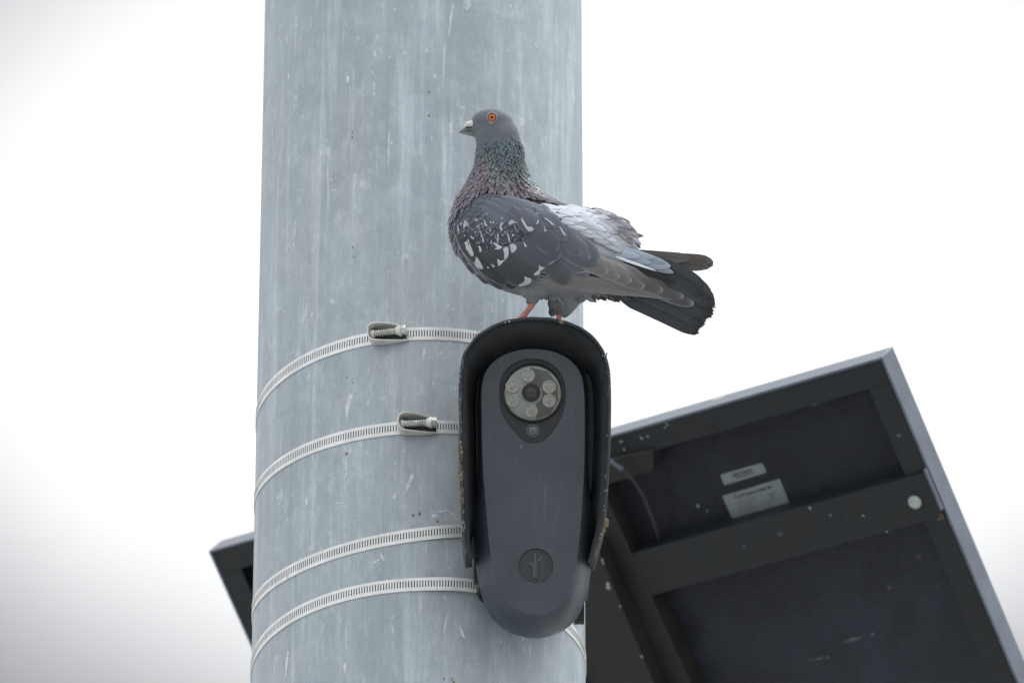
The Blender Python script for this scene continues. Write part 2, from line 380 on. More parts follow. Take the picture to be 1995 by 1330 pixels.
# ------------------------------------------------------------------ security camera frame
TILT = R_(14)
nh = Vector((0, -math.cos(TILT), -math.sin(TILT))); vh = Vector((0, -math.sin(TILT), math.cos(TILT))); uh = Vector((1, 0, 0))
O = hit(1041, 930, (0, -480 * PX, 0), Vector((0, -1, 0)))
kc = (O - CAM).dot(dv) / DIST; S = PX * kc
Mc = Matrix((uh, vh, nh)).transposed().to_4x4(); Mc.translation = O
cam_root = empty('security_camera', Mc)
tag(cam_root, 'dark grey surveillance camera with six lamps under a black rain hood, below the bird', 'security camera')
SV = 1 / math.cos(ELEV - TILT)
def L(px, py, w=0):      # pixel on the face plane shifted by w px towards the viewer -> local metres
    return Vector(((px - 1041) * S, ((930 - py) * SV) * S, w * S))
def Lw(px, py, w):       # the point at depth w that is SEEN at px, py
    return Vector(((px - 1041) * S * (1 - w * .00008), ((930 - py) - w * math.sin(ELEV - TILT)) * SV * S, w * S))

# faceplate and body: lofted rings sampled by angle
def closed_spline(pts, n=120):
    pts = [np.array(p, float) for p in pts]; m = len(pts); o = []
    for i in range(m):
        p0, p1, p2, p3 = pts[i-1], pts[i], pts[(i+1) % m], pts[(i+2) % m]
        for k in range(12):
            t = k / 12; o.append(0.5*((2*p1)+(-p0+p2)*t+(2*p0-5*p1+4*p2-p3)*t*t+(-p0+3*p1-3*p2+p3)*t**3))
    o = np.array(o); seg = np.linalg.norm(np.roll(o, -1, 0) - o, axis=1); cum = np.concatenate([[0], np.cumsum(seg)])
    o2 = np.vstack([o, o[:1]]); u = np.linspace(0, cum[-1], n, endpoint=False)
    return np.stack([np.interp(u, cum, o2[:, 0]), np.interp(u, cum, o2[:, 1])], 1)
def by_angle(pts, c, n):
    d = closed_spline(pts, 900); a = np.arctan2(-(d[:, 1] - c[1]), d[:, 0] - c[0]); r = np.hypot(d[:, 0] - c[0], d[:, 1] - c[1])
    i = np.argsort(a); a = a[i]; r = r[i]; t = np.linspace(-math.pi, math.pi, n, endpoint=False)
    rr = np.interp(t, a, r, period=2 * math.pi); return np.stack([c[0] + rr * np.cos(t), c[1] - rr * np.sin(t)], 1)
face_pts = [(1038,679),(1003,683),(970,697),(947,722),(938,757),(938,820),(940,900),(944,960),(950,1030),(958,1100),(970,1145),(995,1178),(1042,1196),(1088,1180),(1112,1148),(1123,1100),(1131,1030),(1136,960),(1139,900),(1140,820),(1138,757),(1129,722),(1106,697),(1074,683)]
body_pts = [(1038,674),(1000,678),(965,692),(939,719),(930,757),(929,820),(929,900),(926,960),(919,1012),(919,1040),(924,1085),(932,1130),(943,1172),(962,1206),(995,1230),(1042,1241),(1087,1231),(1116,1211),(1134,1184),(1147,1142),(1154,1090),(1159,1045),(1160,1012),(1152,960),(1148,900),(1148,820),(1147,757),(1138,719),(1112,692),(1077,678)]
tear = [(1037,699),(1006,706),(983,726),(974,755),(975,790),(985,817),(1003,841),(1022,858),(1040,863),(1058,858),(1076,841),(1091,817),(1100,790),(1101,757),(1092,728),(1068,706)]
NR = 180; cc = (1038, 800)
ft = by_angle(tear, cc, NR)
# the face centre used for the polar loft must see every outline: use one centre for all
fo = by_angle(face_pts, cc, NR); bo = by_angle(body_pts, cc, NR)
def scl(p, k, c=(1041, 930)): return np.stack([c[0] + (p[:, 0] - c[0]) * k, c[1] + (p[:, 1] - c[1]) * k], 1)
rings = [(ft, -7, L), (ft, -2.2, L), (scl(ft, 1.02, cc), 0, L)]
for t in (.25, .5, .75): rings.append((ft * (1 - t) + fo * t, 0, L))
rings += [(scl(fo, .995), 0, L), (fo, -1.4, L)]
WB = -84
for t in (.06, .2, .4, .6, .8, .93, 1.0):      # bevel that steepens towards the rim
    e = t ** .8; rings.append((fo * (1 - e) + bo * e, WB * t ** 1.15 - 1.4, 'b'))
nb = len(rings)
mb = MB(); vs = []; fs = []
for p, wz, fn in rings:
    if fn == 'b': vs += [L(x, y, 0) * (1 - k_) + Lw(x, y, wz) * k_ + Vector((0, 0, wz * S)) * (1 - k_) for (x, y), k_ in zip(p, [min(1, wz / WB)] * NR)]
    else: vs += [L(x, y, wz) for x, y in p]
last = vs[-NR:]; lc = Vector((0, (930 - 965) * S, 0))
for k_, wz in ((1.0, -96), (.997, -108), (.98, -118), (.94, -126), (.88, -129)):
    vs += [Vector((lc.x + (v.x - lc.x) * k_, lc.y + (v.y - lc.y) * k_, wz * S)) for v in last]
ntot = len(vs) // NR
for i in range(ntot - 1):
    for k in range(NR): fs.append((i*NR+k, i*NR+(k+1)%NR, (i+1)*NR+(k+1)%NR, (i+1)*NR+k))
fs.append(tuple(range(NR))[::-1]); fs.append(tuple((ntot-1)*NR + k for k in range(NR)))
mb.add(vs, fs, 0)
body = mb.build('camera_body', [M_face], cam_root, weld=True, auto=22)
# logo recess cut with a cylinder
cut = MB(); Mx = Matrix.Translation(L(1044, 1100, -3.5)); cut.lathe([(34 * S, 0), (34 * S, 12 * S)], Mx, 64)
co = cut.build('cutter', M_logo, cam_root)
bo_ = body.modifiers.new('b', 'BOOLEAN'); bo_.object = co; bo_.operation = 'DIFFERENCE'; bo_.solver = 'EXACT'; bo_.material_mode = 'TRANSFER' if hasattr(bo_, 'material_mode') else bo_.bl_rna.name
bpy.context.view_layer.update()
dg = bpy.context.evaluated_depsgraph_get()
me2 = bpy.data.meshes.new_from_object(body.evaluated_get(dg)); body.modifiers.clear(); body.data = me2
me2.shade_smooth(); me2.set_sharp_from_angle(angle=R_(22))
for p_ in me2.polygons:
    if p_.normal.z > .995: p_.use_smooth = False
for zq in (1080, 1144, 1184, 1210):
    xs = [proj(Mc @ v.co) for v in me2.vertices]; xs = [x for x, y in xs if abs(y - zq) < 5]; print('body', zq, min(xs, default=0), max(xs, default=0))
print('body bottom', max(proj(Mc @ v.co)[1] for v in me2.vertices))
bpy.data.objects.remove(co, do_unlink=True)
# emblem: trunk, twig and leaf
em = MB(); em.lathe([(33.5 * S, -3.2 * S), (33.5 * S, -3.0 * S)], Matrix.Translation(L(1044, 1100, 0)), 64, 0)
def poly(mb, pts, w0, w1, mat=0, f=L):
    n = len(pts); a = [f(x, y, w0) for x, y in pts]; b = [f(x, y, w1) for x, y in pts]
    mb.add(a + b, [tuple(range(n, 2*n)), tuple(range(n))[::-1]] + [(i, (i+1) % n, n + (i+1) % n, n + i) for i in range(n)], mat)
emb = em.build('emblem', M_logo, cam_root, weld=True)
e2 = MB(); poly(e2, [(1037,1123),(1046,1123),(1045,1075),(1040,1075)], -3.1, -1.2)
poly(e2, [(1029,1094),(1033,1091),(1040,1098),(1040,1105)], -3.1, -1.4)
poly(e2, [(1046,1095),(1048,1085),(1053,1081),(1057,1081),(1056,1087),(1052,1091)], -3.1, -1.4)
e2.build('twig_relief', M_logo2, emb, smooth=False)
e3 = MB(); poly(e3, [(1053,1127),(1061,1124),(1061,1087),(1053,1090)], -3.1, -2.2); e3.build('trunk_relief', simple('logo_trunk_plastic', lin(64, 69, 75), .45), emb, smooth=False)

# lens panel
lp = MB(); n = NR; vs = [L(x, y, -6.5) for x, y in scl(ft, .985, cc)]; lp.add(vs + [L(x, y, -9) for x, y in scl(ft, .985, cc)], [tuple(range(n)), ] + [(i, (i+1)%n, n+(i+1)%n, n+i) for i in range(n)])
panel = lp.build('lens_panel', M_panelgloss, cam_root, auto=30)
def T(x, y, w=0): return Matrix.Translation(L(x, y, w)) @ Matrix.Scale(S, 4)
CX, CY = 1038, 766
q = MB(); q.lathe([(57.5, -6.4), (59, -4), (60, -.5), (59.2, .6), (57.6, .6), (56.4, -1), (55.4, -5), (55.2, -6.2)], T(CX, CY - 3), 96, cap=False); q.build('lens_ring', M_panelgloss, panel)
q = MB(); q.lathe([(55, -6.3), (52, -6.0), (0.01, -6.0)], T(CX, CY), 72, cap=False); q.build('led_board', M_plate, panel)
q = MB(); q.add([L(CX + x_, CY + y_, -5.7) for x_, y_ in [(-5,-52),(30,-44),(50,-18),(50,12),(35,38),(8,50),(-2,30),(18,8),(18,-10),(-4,-20),(-10,-40)]], [tuple(range(11))]); q.build('board_panel', simple('board_dark', lin(108, 114, 112), .45), panel, smooth=False)
for (x, y) in [(1029,731),(1070,753),(1070,780),(1035,800),(999,780),(998,752)]:
    q = MB(); q.lathe([(13.5, -6), (13.5, -3), (12.6, -1.4), (11.2, -1.4), (10.4, -3), (10.2, -4.5)], T(x, y), 32, cap=False)
    lo = q.build('led_lamp', M_led, panel)
    q = MB(); q.lathe([(10.4, -4.6), (5.2, -5.4), (4.6, -3.2), (3.2, -2.6), (.01, -2.4)], T(x, y), 28, cap=False); q.build('led_reflector', M_ledc, lo)
q = MB(); q.lathe([(18, -6), (18, -1), (16.5, .2), (15, .2), (13.5, -2), (11, -2.5), (10.5, -4)], T(1035, 764), 48, cap=False); lz = q.build('camera_lens', M_black, panel)
q = MB(); q.lathe([(13, -4), (9, -2.6), (5, -1.9), (.01, -1.6)], T(1035, 764), 36, cap=False); q.build('lens_glass', simple('lens_coating', lin(48, 54, 56), .08, 0, .2, 90, bumpd=0), lz)
q = MB(); q.lathe([(56, -.8), (40, 1.0), (20, 1.9), (.01, 2.1)], T(CX, CY), 72, cap=False); q.build('cover_glass', M_glass, panel)
q = MB(); q.lathe([(12.5, -6.4), (12.3, -4.6), (10.8, -4.4), (10.4, -6)], T(1038, 838), 36, cap=False); q.build('sensor_ring', M_frame, panel)
q = MB(); q.lathe([(10.2, -6), (8.5, -3.6), (5, -2.4), (.01, -2)], T(1038, 838), 32, cap=False); q.build('motion_sensor', M_gray_eye, panel)

# rain hood: thin shell along an open outline
hood_pts = [(906,1072),(900,1040),(897,980),(894,900),(893,820),(893,745),(898,700),(910,672),(932,649),(965,629),(1003,619),(1041,616),(1080,619),(1118,629),(1150,647),(1173,673),(1186,704),(1191,745),(1191,820),(1188,900),(1183,970),(1178,1010),(1170,1040),(1160,1078)]
hp = np.array(catmull(hood_pts, 6)); m = len(hp)
tan = np.gradient(hp, axis=0); tan /= np.linalg.norm(tan, axis=1)[:, None]
nin = np.stack([-tan[:, 1], tan[:, 0]], 1)          # inward (clockwise path in y-down)
if np.dot(nin[m // 2], np.array([0, 1])) < 0: nin = -nin
WF = 62
prof = []
for i in range(m):
    x, y = hp[i]; nx, ny = nin[i]; f = 1 - .62 * sstep(900, 1080, y)      # the sides draw back towards the bottom
    wf = WF * (1 - 0.16 * sstep(850, 1060, y))
    wb = -108
    th_ = 7.5; ki = 1 - .75 * sstep(960, 1060, y) + .9 * sstep(700, 625, y)
    def q_(off, wz, i=i, nx=nx, ny=ny, x=x, y=y): return Lw(x, y, WF) + Vector((nx * off * S, -ny * off * SV * S, (wz - WF) * S))
    jit = 1.0 * mnoise.noise(Vector((x * .05, y * .05, 1)))
    prof.append([q_(0 + jit * .4, wb), q_(0, wf - 14), q_(.6 + jit, wf - 2), q_(3, wf), q_(th_ - 2 + jit, wf - .3), q_(th_, wf - 4), q_(th_ + .5, wf - 18), q_(th_ + 3, wf - 45), q_(th_ + 8, wf - 75), q_(th_ + 15 * ki, wf - 105), q_(th_ + 22 * ki, wf - 135), q_(th_ + 26 * ki, wb)])
mb = MB(); k = len(prof[0]); vs = [p for r in prof for p in r]; fs = []; mt = []
for i in range(m - 1):
    for j in range(k - 1):
        mb_mat = 0 if j < 6 else 1
        fs.append((i*k+j, (i+1)*k+j, (i+1)*k+j+1, i*k+j+1)); mt.append(mb_mat)
mb.add(vs, fs); mb.m = mt
mb.add([p for p in prof[0]], [tuple(range(k))]); mb.add([p for p in prof[-1]], [tuple(range(k))[::-1]])
bpz = -74 * S; bpl = [Vector((p[-1].x, p[-1].y, bpz)) for p, (x, y) in zip(prof, hp) if y < 1062]
mb.add(bpl + [v - Vector((0, 0, 4 * S)) for v in bpl], [tuple(range(len(bpl))), tuple(range(len(bpl), 2 * len(bpl)))[::-1]] + [(i, len(bpl) + i, len(bpl) + (i + 1) % len(bpl), (i + 1) % len(bpl)) for i in range(len(bpl))], 1)
hood = mb.build('rain_hood', [M_hood, M_hood_in], cam_root, weld=True, auto=40)
# crust of lichen and chips on the rim
cr = MB(); ch = MB()
def blob(mb, c, r, seed, n=10, flat=.6, mat=0):
    vs = []; fs = []
    for i in range(n // 2 + 1):
        ph = math.pi * i / (n // 2)
        for j in range(n):
            a = 2 * math.pi * j / n; d_ = Vector((math.sin(ph)*math.cos(a), math.sin(ph)*math.sin(a), math.cos(ph)))
            rr = r * (1 + .45 * mnoise.noise(d_ * 1.7 + Vector((seed, 0, 0))))
            vs.append(Vector(c) + Vector((d_.x * rr, d_.y * rr * 1.2, d_.z * rr * flat)))
    for i in range(n // 2):
        for j in range(n): fs.append((i*n+j, (i+1)*n+j, (i+1)*n+(j+1)%n, i*n+(j+1)%n))
    mb.add(vs, fs, mat)
for i in range(190):
    y = 860 + abs(random.gauss(0, 1)) * 75
    if y > 1068: continue
    x = np.interp(y, [740, 820, 900, 980, 1040, 1072], [893, 893, 894, 897, 900, 906]) + random.uniform(-1, 6)
    blob(cr, Lw(x, y, WF - 1 - 9 * sstep(850, 1060, y)), random.uniform(.7, 2.0) * S, i)
for (x, y, r) in [(1095, 627, 3.4), (1091, 625, 2.6), (897, 860, 3), (899, 880, 3), (897, 925, 4), (899, 930, 3.4), (904, 1015, 3)]: blob(cr, Lw(x, y + 1, WF), r * S, x)
for (x, y, r) in [(1181, 1012, 5), (1180, 1020, 5), (1176, 1030, 4), (1172, 1038, 3.4), (1169, 1046, 3), (1179, 1015, 4)]: blob(cr, Lw(x, y, WF - 8), r * S, x + y)
tag(cr.build('lichen_crust', M_tan, hood, auto=0), kind='stuff')
for i in range(130):
    if random.random() < .62: y = random.uniform(700, 1040); x = np.interp(y, [740, 820, 900, 980, 1040], [893, 893, 894, 897, 900]) + random.uniform(0, 7)
    else: y = random.uniform(690, 1010); x = np.interp(y, [690, 704, 745, 820, 900, 970, 1010], [1180, 1186, 1191, 1191, 1188, 1183, 1178]) - random.uniform(1, 7)
    if x < 1000 and y < 740: x += (740 - y) ** 2 * .004
    blob(ch, Lw(x, y, WF - .4 - 9 * sstep(850, 1060, y)), random.uniform(.5, 1.25) * S, i, 6)
for (x, y, r) in [(925, 652, 2), (930, 648, 2), (992, 626, 2.2), (984, 628, 1.6), (1181, 692, 3), (1183, 688, 2)]: blob(ch, Lw(x, y, WF - .5), r * S, x, 6)
for (x, y, r) in [(975, 706, 1.4), (965, 837, .9), (1051, 925, 1.3), (1099, 757, .9), (1052, 1131, .9), (978, 1096, .8), (1015, 868, 1.2), (1016, 872, 1.7), (1015, 862, .9), (985, 1113, .9), (1068, 1070, .8)]: blob(ch, L(x, y, .3), r * S, x, 6)
tag(ch.build('dirt_fleck', simple('fleck_pale', lin(160, 166, 166), .9), hood, auto=0), kind='stuff')

# mounting bracket between pole and body
br = MB()
def wbox(mb, xa, xb, ya, yb, wa, wb_, mat=0):
    a = L(xa, yb, wa); b = L(xb, ya, wb_); mb.box(a, b, mat)
wbox(br, 922, 1150, 640, 1110, -136, -130); wbox(br, 922, 927, 640, 1110, -215, -136); wbox(br, 1145, 1150, 640, 1110, -330, -136)
brk = br.build('mounting_bracket', M_bracket, cam_root, smooth=True, bevel=.0012)
br = MB(); br.tube([L(946, 1122, -150), L(930, 1132, -150)], [16 * S, 14 * S], 20); br.build('mounting_knob', M_black, brk); br = MB(); br.tube([L(1120, 1150, -230), L(1140, 1150, -230)], [24 * S] * 2, 28)
br.build('mounting_knob', M_black, brk)

# ------------------------------------------------------------------ hose clamps round the pole
def wdir(th): return Vector((math.sin(th), -math.cos(th), 0))
clamps = [
 dict(pts=[(504,787),(560,722),(640,682),(815,648),(925,657)], bump=0, buck=(755,647), lab='topmost slotted steel strap on the pole, its screw buckle nearest the camera hood top'),
 dict(pts=[(498,957),(560,895),(700,842),(815,832),(890,832)], bump=0, buck=(813,822), lab='second slotted steel strap from the top, screw buckle beside the camera lens height'),
 dict(pts=[(492,1181),(570,1108),(700,1062),(815,1042),(895,1033)], bump=4, buck=None, lab='third slotted steel strap from the top, without buckle, meeting the hood lower end'),
 dict(pts=[(490,1282),(570,1205),(700,1158),(815,1139),(930,1130),(1105,1219),(1128,1250)], bump=9, buck=None, lab='lowest slotted steel strap on the pole, passing behind the camera body bottom'),
]
slot_pitch = 5.2 * PX; BH = 13.2 * PX
def lens_plane():
    pass
for ci, C_ in enumerate(clamps):
    rows = []; rhs = []
    for (x, y) in C_['pts']:
        lift = .001
        tz = on_pole(max(x, 496 if False else x), y, lift)
        if tz is None:       # on the silhouette: take the tangent point
            th = math.asin(max(-1, -.9985)) ; best = None
            for z in np.linspace(3.8, 4.8, 600):
                pp = pole_pt(-math.pi / 2 + .02, z) + Vector((X0, 0, 0)); e = abs(proj(pp)[1] - y)
                if best is None or e < best[0]: best = (e, z)
            tz = (-math.pi / 2 + .02, best[1])
        rows.append([1, math.sin(tz[0]), math.cos(tz[0])]); rhs.append(tz[1])
    cf, *_ = np.linalg.lstsq(np.array(rows), np.array(rhs), rcond=None)
    zz = lambda th, cf=cf: cf[0] + cf[1] * math.sin(th) + cf[2] * math.cos(th)
    thb = .33
    rad = lambda th, b=C_['bump']: RP + .0009 + b * PX * math.exp(-((th - thb) / .22) ** 2)
    root = empty('hose_clamp', Matrix.Translation((X0, 0, cf[0])))
    tag(root, C_['lab'], 'hose clamp', 'steel hose clamps round the pole')
    ncell = int(2 * math.pi * RP / slot_pitch); mb = MB()
    def bp(th, h, l=0): 
        return wdir(th) * (rad(th) + l) + Vector((0, 0, zz(th) - cf[0] + h))
    edge = [(-BH - .0002, -.0008), (-BH, 0), (-.0034 , 0), (.0030, 0), (BH, 0), (BH, -.0008)]
    dth = 2 * math.pi / ncell
    for i in range(ncell):
        a0 = i * dth - math.pi; a1 = a0 + dth * .62; a2 = a0 + dth
        hs_ = [-BH, -.0030, .0036, BH]
        # rim strips
        for (h0, h1) in ((-BH, -.0030), (.0036, BH)):
            mb.add([bp(a0, h0), bp(a2, h0), bp(a2, h1), bp(a0, h1)], [(0, 1, 2, 3)])
        mb.add([bp(a0, -.0030), bp(a1, -.0030), bp(a1, .0036), bp(a0, .0036)], [(0, 1, 2, 3)])
        mb.add([bp(a1, -.0030, -.0005), bp(a2, -.0030, -.0005), bp(a2, .0036, -.0005), bp(a1, .0036, -.0005)], [(0, 1, 2, 3)], 1)
        mb.add([bp(a0, -BH, -.0009), bp(a2, -BH, -.0009), bp(a2, -BH), bp(a0, -BH)], [(0, 1, 2, 3)])
        mb.add([bp(a0, BH), bp(a2, BH), bp(a2, BH, -.0009), bp(a0, BH, -.0009)], [(0, 1, 2, 3)])
    mb.build('band', [M_band, M_slot], root, smooth=False)
    if C_['buck']:
        th, z = on_pole(*C_['buck'], .004)
        o = wdir(th); a = Vector((math.cos(th), math.sin(th), 0)); zc = Vector((0, 0, 1))
        slope = (zz(th + .05) - zz(th - .05)) / (.1 * RP); a = (a + zc * slope).normalized(); zc = o.cross(a) * -1
        if zc.z < 0: zc = -zc
        F = Matrix((a, zc, o)).transposed().to_4x4(); F.translation = Vector((0, 0, zz(th) - cf[0] + 1.5 * PX)) + o * rad(th)
        bk = MB(); path = [(36, -17), (15, -18), (-12, -18), (-27, -16), (-34, -9), (-36, 2), (-34, 13), (-26, 19), (-10, 20), (8, 18), (22, 15)]
        pth = np.array(catmull(path, 4)); hh = [np.interp(x, [-36, -20, 40], [24, 22, 3]) for x, y in pth]; k = len(pth)
        tn = np.gradient(pth, axis=0); tn /= np.linalg.norm(tn, axis=1)[:, None]; nn_ = np.stack([-tn[:, 1], tn[:, 0]], 1)
        vs = []
        for (x, y), h, nn1 in zip(pth, hh, nn_):
            for off, w_ in ((2.6, 0), (2.2, h - 1.5), (1.2, h), (-.8, h), (-1.2, h - 1.5), (-1.2, 0)):
                vs.append(F @ (Vector((x + nn1[0] * off * -1, y + nn1[1] * off * -1, w_)) * PX))
        fs = [(i*6+j, (i+1)*6+j, (i+1)*6+(j+1) % 6, i*6+(j+1) % 6) for i in range(k-1) for j in range(6)] + [(0, 1, 2, 3, 4, 5), tuple((k-1)*6+j for j in (5, 4, 3, 2, 1, 0))]
        bk.add(vs, fs)
        bk.add([F @ (Vector(p) * PX) for p in [(-30,-17,1),(36,-15,1),(34,13,1),(-30,17,1)]], [(0,1,2,3)], 1)
        bk.tube([F @ (Vector((-31, 2, 8)) * PX), F @ (Vector((-24, 2, 8)) * PX)], [8 * PX, 8 * PX], 20)
        bko = bk.build('buckle', [M_buckle, M_slot], root, weld=False, auto=40)
        scw = MB(); A = F @ Matrix.Translation(Vector((-22, 1, 11)) * PX) @ Matrix.Rotation(R_(90), 4, 'Y') @ Matrix.Scale(PX, 4)
        # thread as a helix
        hv = []; nT = 240; turns = 8; Ln = 38
        prof_ = [(5.2, -1.6), (7.6, -.2), (7.6, .3), (5.2, 1.6)]
        for i in range(nT + 1):
            an = 2 * math.pi * turns * i / nT; zl = Ln * i / nT
            for r_, dz in prof_: hv.append(A @ Vector((r_ * math.cos(an), r_ * math.sin(an), zl + dz)))
        scw.add(hv, [(i*4+j, (i+1)*4+j, (i+1)*4+j+1, i*4+j+1) for i in range(nT) for j in range(3)])
        scw.lathe([(5.3, -1), (5.3, Ln + 2)], A, 20)
        scw.lathe([(6.5, Ln), (8, Ln + 2), (9.5, Ln + 6), (11.5, Ln + 9), (11.5, Ln + 11), (9, Ln + 11.5)], A, 28)
        scw.lathe([(9.5, Ln + 11), (10, Ln + 12), (10, Ln + 19), (8.5, Ln + 20.5)], A, 6)
        scw.build('worm_screw', M_screw, bko, auto=40)

# ------------------------------------------------------------------ solar panel behind the pole
al = R_(-33.5)
for _ in range(12):      # the top edge is level: adjust its heading until both corners have one height
    wd = Vector((math.cos(al), math.sin(al), 0)); hd = Vector((-wd.y, wd.x, 0))
    p0 = Vector((X0, 0, 0)) + hd * (RP + .33)
    A1 = hit(1716, 702, p0, hd); A0 = hit(412, 1077, p0, hd)
    al += (A1.z - A0.z) * -1.2 if False else 0
    f0 = A1.z - A0.z
    al2 = al + 1e-3; wd2 = Vector((math.cos(al2), math.sin(al2), 0)); hd2 = Vector((-wd2.y, wd2.x, 0)); p02 = Vector((X0, 0, 0)) + hd2 * (RP + .33)
    f1 = hit(1716, 702, p02, hd2).z - hit(412, 1077, p02, hd2).z
    al -= f0 / ((f1 - f0) / 1e-3)
wd = (A1 - A0).normalized(); PWID = (A1 - A0).length
# slope so that the right edge runs to its lower pixel
best = None
for bdeg in np.linspace(20, 75, 221):
    b = R_(bdeg); vd = hd * math.cos(b) - Vector((0, 0, 1)) * math.sin(b)
    nn1 = wd.cross(vd)
    q1 = A1 + vd * .5; x1, y1 = proj(q1); xe, ye = 1716 + (1980 - 1716) * (y1 - 702) / (1330 - 702), y1
    e = abs(x1 - xe)
    if best is None or e < best[0]: best = (e, bdeg, vd.copy())
vd = best[2]; print('panel heading', math.degrees(al), 'slope', best[1], 'width', PWID, 'corners', proj(A0), proj(A1), A0, A1)
zn = wd.cross(-vd)                 # towards the viewer, out of the underside
Mp = Matrix((wd, -vd, zn)).transposed().to_4x4(); Mp.translation = A0
Mpi = Mp.inverted()
PLEN = .62; TH = .031
sol = empty('solar_panel', Mp)
tag(sol, 'large tilted solar panel with black underside and grey metal rim, behind the pole', 'solar panel')
def U(px, py, h=0):      # pixel -> point on the plane at height h above the underside
    p = hit(px, py, Mp @ Vector((0, 0, h)), zn); return Mpi @ p
LIP = .026
mb = MB()
t_ = .003
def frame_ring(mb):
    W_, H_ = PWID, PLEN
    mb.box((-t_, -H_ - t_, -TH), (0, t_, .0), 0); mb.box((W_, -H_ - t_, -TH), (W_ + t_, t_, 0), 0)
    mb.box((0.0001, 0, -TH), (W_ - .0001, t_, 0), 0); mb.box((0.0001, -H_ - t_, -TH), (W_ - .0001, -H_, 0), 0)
frame_ring(mb); fr_ = mb.build('frame', M_frame, sol, smooth=True, bevel=.0008)  # sky reflection on the rim sides is put into this lighter metal colour
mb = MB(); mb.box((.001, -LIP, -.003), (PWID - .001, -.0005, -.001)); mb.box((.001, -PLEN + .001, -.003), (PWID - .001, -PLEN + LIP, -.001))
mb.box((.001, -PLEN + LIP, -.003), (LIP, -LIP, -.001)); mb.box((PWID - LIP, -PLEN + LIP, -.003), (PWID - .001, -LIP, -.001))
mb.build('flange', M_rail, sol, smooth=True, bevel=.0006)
mb = MB(); mb.box((.001, -PLEN + .001, -.030), (PWID - .001, -.001, -.026)); mb.build('back_sheet', M_under, sol)
mb = MB(); mb.box((.002, -PLEN + .002, -TH + .001), (PWID - .002, -.002, -TH + .005)); mb.build('solar_glass', M_glass_pv, sol)
# cross rail
c0 = U(1240, 1072, .0); c1 = U(1800, 920, .0); c2 = U(1262, 1157, 0)
yt = (c0.y + c1.y) / 2; yb = c2.y - .002; xr = U(1806, 918, 0).x
mb = MB(); mb.box((.03, yb, -.026), (xr, yt, .004)); rail = mb.build('cross_rail', M_rail, sol, bevel=.0015)
mb = MB(); mb.box((xr - .0005, yb + .008, -.003), (xr + .0018, yt + .004, .0055)); mb.build('edge_trim', M_frame, rail)
def bolt(name, px, py, h, r, parent, mat=None, mid=.0035):
    c = U(px, py, h); q = MB(); q.lathe([(r, 0), (r, mid * .6), (r * .8, mid), (.0001, mid * 1.15)], Matrix.Translation((c.x, c.y, h)), 28, cap=False)
    return q.build(name, mat or M_bolt, parent)
bolt('bolt_head', 1783, 977, .004, .0072, rail)
bolt('bolt_hole', 1640, 1005, .004, .0026, rail, M_black, .0004)
bolt('bolt_hole', 1392, 832, -.001, .0048, sol, M_black, .0004)
# long beam down the middle and its raised arm to the pole
def beamline(a, b, h0, h1, wpx, name, mat, h=.0):
    pa, pb = U(*a, h1), U(*b, h1); d = (pb - pa); d.z = 0; d.normalize(); e = Vector((-d.y, d.x, 0))
    if e.x > 0: e = -e
    pb = pb + d * .2; pa = pa - d * 0
    q = MB(); vs = [pa, pb, pb + e * wpx * PX, pa + e * wpx * PX]; lo = [Vector((v.x, v.y, h0)) for v in vs]; hi = [Vector((v.x, v.y, h1)) for v in vs]
    q.add(lo + hi, [(3,2,1,0),(4,5,6,7),(0,1,5,4),(1,2,6,5),(2,3,7,6),(3,0,4,7)]); return q.build(name, mat, sol, bevel=.0012, weld=True)
beamline((1172, 950), (1345, 1330), -.026, .0052, 220, 'support_beam', M_beam)
arm = beamline((1160, 1060), (1274, 1330), .0054, .03, 120, 'support_arm', M_beam)
q = MB()
mcp_ = simple('chip_pale', lin(165, 170, 168), .8)
for (x, y, r) in [(1173, 1090, 3), (1175, 1096, 3), (1185, 1143, 5.5), (1184, 1137, 4), (1250, 1278, 3), (1208, 1180, 2)]:
    q = MB(); blob(q, U(x, y, .0302), r * PX, x, 8); q.build('paint_chip', mcp_, arm, auto=0)
# arm that carries the panel on the pole
ma = MB(); pe = U(1010, 1180, -.026); wp0 = Vector((X0, RP - .01, (Mp @ pe).z - .02)); ma.tube([Mpi @ wp0, pe], [.022, .022], 20); ma.build('mount_arm', M_beam, sol)
# end bracket and cable near the camera
mb = MB(); a, b, c, d = U(1150, 900, .004), U(1272, 875, .004), U(1272, 918, .004), U(1150, 955, .004)
vs = [a, b, c, d]; mb.add([Vector((v.x, v.y, -.026)) for v in vs] + [Vector((v.x, v.y, .004)) for v in vs], [(0,1,2,3),(7,6,5,4),(0,4,5,1),(1,5,6,2),(2,6,7,3),(3,7,4,0)])
mb.build('junction_box', M_beam, sol, bevel=.002, weld=True)
q = MB(); pts = catmull([tuple(U(1150, 885, .02)), tuple(U(1190, 897, .02)), tuple(U(1215, 916, .016)), tuple(U(1245, 950, .01)), tuple(U(1268, 1000, .0)), tuple(U(1286, 1052, -.01)), tuple(U(1300, 1080, -.02))], 8)
q.tube([Vector(p) for p in pts], [4.2 * PX] * len(pts), 12); cb = q.build('cable', M_cable, sol)
q = MB(); q.tube([U(1188, 896, .0205), U(1212, 914, .0175)], [5.5 * PX, 5.5 * PX], 12); q.build('cable_sleeve', M_frame, cb)
